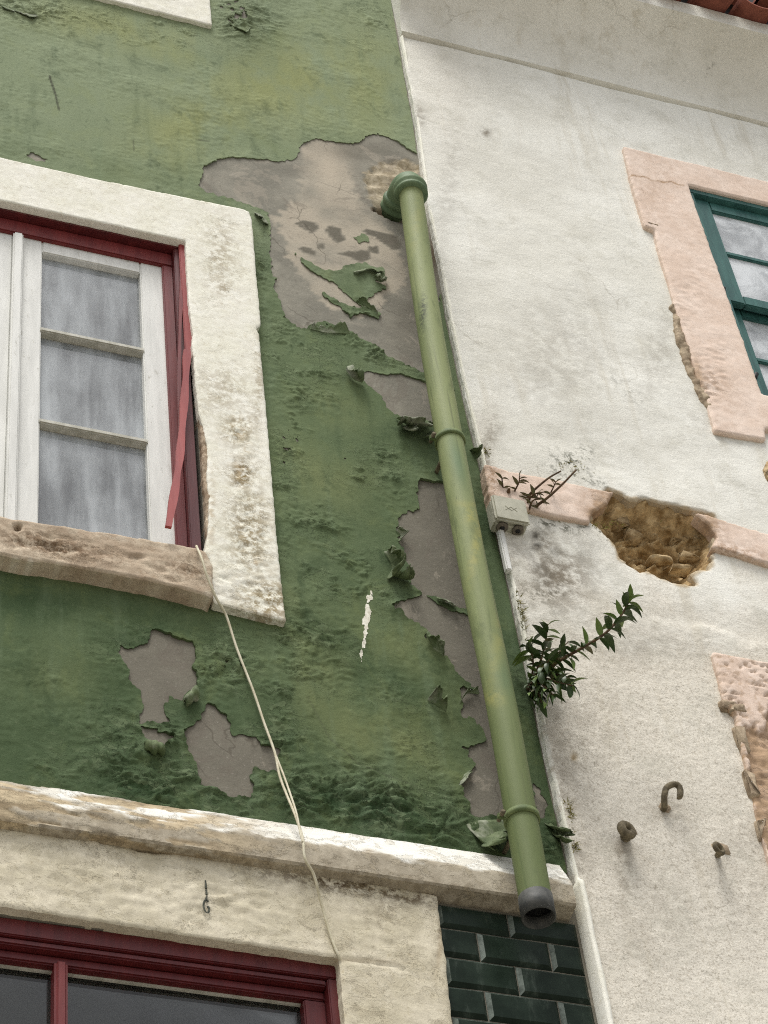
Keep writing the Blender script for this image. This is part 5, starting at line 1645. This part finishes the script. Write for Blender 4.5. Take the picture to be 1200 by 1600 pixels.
STEMS = [([(824, 1078, .0), (845, 1055, .10), (875, 1032, .17), (910, 1012, .22), (945, 990, .25), (968, 965, .27), (980, 945, .28), (985, 934, .285)], 34, .005, 1),
         ([(824, 1078, .0), (842, 1040, .08), (852, 1005, .11), (856, 975, .12)], 16, .004, 1),
         ([(824, 1078, .0), (838, 1060, .09), (862, 1052, .15), (890, 1060, .18)], 18, .004, 0),
         ([(824, 1078, .0), (836, 1065, .08), (850, 1072, .14), (866, 1088, .16)], 16, .004, 0),
         ([(824, 1078, .0), (832, 1070, .07), (840, 1080, .11), (846, 1098, .12)], 14, .004, 0),
         ([(824, 1078, .0), (832, 1050, .06), (832, 1025, .08), (822, 1008, .08)], 10, .003, 0),
         ([(824, 1078, .0), (840, 1050, .11), (866, 1030, .17), (880, 1012, .18), (888, 1002, .19)], 10, .003, 0),
         ([(824, 1078, .0), (846, 1060, .12), (872, 1066, .18), (898, 1072, .2)], 12, .003, 0),
         ([(824, 1078, .0), (838, 1058, .11), (852, 1040, .17), (858, 1030, .2)], 14, .003, 0),
         ([(824, 1078, .0), (834, 1074, .06), (834, 1086, .09), (838, 1100, .09)], 10, .003, 0)]
for pts, nl, r, top in STEMS:
    nl = int(nl * 1.3)
    cv = curve_pts([W(*p) for p in pts], 8)
    MB().tube(cv, [r * (1.3 - .9 * i / len(cv)) for i in range(len(cv))], 6).build('stem', M['wood_twig'], shrub, True)
    for i in range(nl):
        t = .22 + .78 * (i + rs.random() * .6) / nl
        k = min(len(cv) - 2, int(t * (len(cv) - 1)))
        p = cv[k].lerp(cv[k + 1], t * (len(cv) - 1) - k) if t < 1 else cv[-1]
        ax_ = (cv[k + 1] - cv[k]).normalized()
        ang = i * 2.4 + rs.random()
        a1 = ax_.cross(Vector((0, 1, .2))).normalized()
        a2 = ax_.cross(a1)
        d = a1 * math.cos(ang) + a2 * math.sin(ang) + ax_ * (.55 if t < .93 else 1.3)
        if not top and t < .9:
            d += Vector((0, 0, -.35))
        if p.y + d.normalized().y * .06 > -.025:
            d.y = -abs(d.y) * .5 - .1
        me = (LT[rs.randrange(2)] if (t > .86 and top) else LV[rs.randrange(3)])
        q_ = rs.random()
        if q_ < .07:
            me = LD[rs.randrange(2)]
        elif q_ < .24:
            me = LT[rs.randrange(2)]
        put_leaf(me, p, d, (rs.uniform(-.4, .4), -.25 + rs.uniform(-.3, .3), 1), rs.uniform(.6, 1.2) * (.85 if t > .85 else 1), shrub)

sap = empty('seedling', tuple(W(800, 775, .02)), 'sparse twiggy seedling sprouting above the junction box', 'plant')
def cp6(x, y):
    return 740 + x / 5.4545, 690 + y / 5.4545
TW = [([(265, 462), (250, 390), (240, 300)], .003, [(.98, -1, 1), (.97, 1, .3), (.5, -.6, .8), (.45, .7, .6)], .05),
      ([(290, 480), (297, 430), (302, 405)], .007, [], .05),
      ([(318, 478), (350, 420), (385, 350), (393, 290)], .003, [(.99, .1, 1), (.75, 1, .5), (.7, 1, -.1), (.4, -1, .3), (.6, -.5, .8), (.85, .9, .6)], .05),
      ([(438, 525), (480, 450), (530, 400), (640, 310), (745, 250)], .0042, [(.1, -1, .4), (.15, -1, .0), (.2, -1, .6), (.28, 1, -.3)], .06),
      ([(495, 585), (560, 530), (640, 470), (760, 360), (875, 240)], .0052, [(.3, 1, .1), (.35, .6, -.6)], .06),
      ([(450, 540), (490, 470), (540, 440), (600, 430)], .003, [(.95, 1, .1), (.8, .3, 1), (.7, .5, -.8), (.5, -.3, .8), (.4, .6, -.6), (.6, 1, .3), (.3, 1, .2), (.35, -.8, .5)], .07),
      ([(470, 590), (500, 510), (560, 480)], .003, [(.95, 1, 0), (.7, .4, -.9), (.6, .8, .4), (.4, -.6, .4), (.9, .2, .8), (.3, .8, -.2)], .07),
      ([(650, 450), (680, 390), (700, 340)], .0025, [(.95, -.6, .8), (.9, .5, .6), (.5, -.9, .2), (.8, 1, .1), (.7, -.2, .9)], .07)]
for pts, r, lv, o in TW:
    cv = curve_pts([W(*cp6(a, b_), o * (.6 + .4 * i)) for i, (a, b_) in enumerate(pts)], 6)
    MB().tube(cv, [r * (1.2 - .6 * i / len(cv)) for i in range(len(cv))], 6).build('twig', M['wood_twig'], sap, True)
    for t, dx, dz in lv:
        p = cv[int(t * (len(cv) - 1))]
        put_leaf(LD[rs.randrange(2)], p, (dx, -rs.uniform(.1, .5), dz), (0, -.3, 1), rs.uniform(.55, .85), sap)

# moss and dry tufts in the joint
ms = MB()
for (a, b_, ra, rb, n) in ((812, 962, 8, 44, 240), (890, 1268, 5, 24, 50), (898, 1322, 5, 10, 40), (760, 706, 4, 8, 20), (895, 728, 26, 14, 60), (945, 822, 40, 7, 60), (868, 806, 26, 5, 40), (830, 802, 12, 6, 40)):
    for _ in range(n):
        px_, py_ = rs.gauss(a, ra * .5), rs.gauss(b_, rb * .5)
        px_ = px_ + (py_ - b_) * .2
        p = Vector(W(px_, py_, Wf))
        if p.x < float(edge_x(np.array([p.z]))[0]) + .004:
            continue
        d = Vector((rs.uniform(-1, 1), -rs.uniform(.2, .9), rs.uniform(-.9, .6))).normalized() * rs.uniform(.008, .022)
        w_ = Vector((rs.uniform(-1, 1), rs.uniform(-1, 0), rs.uniform(-1, 1))).normalized() * .0022
        ms.add([p - w_, p + w_, p + d], [(0, 1, 2)])
mo = ms.build('moss', M['moss'])
mo['kind'] = 'stuff'
mo['label'] = 'dry moss tufts along the joint of the two houses'
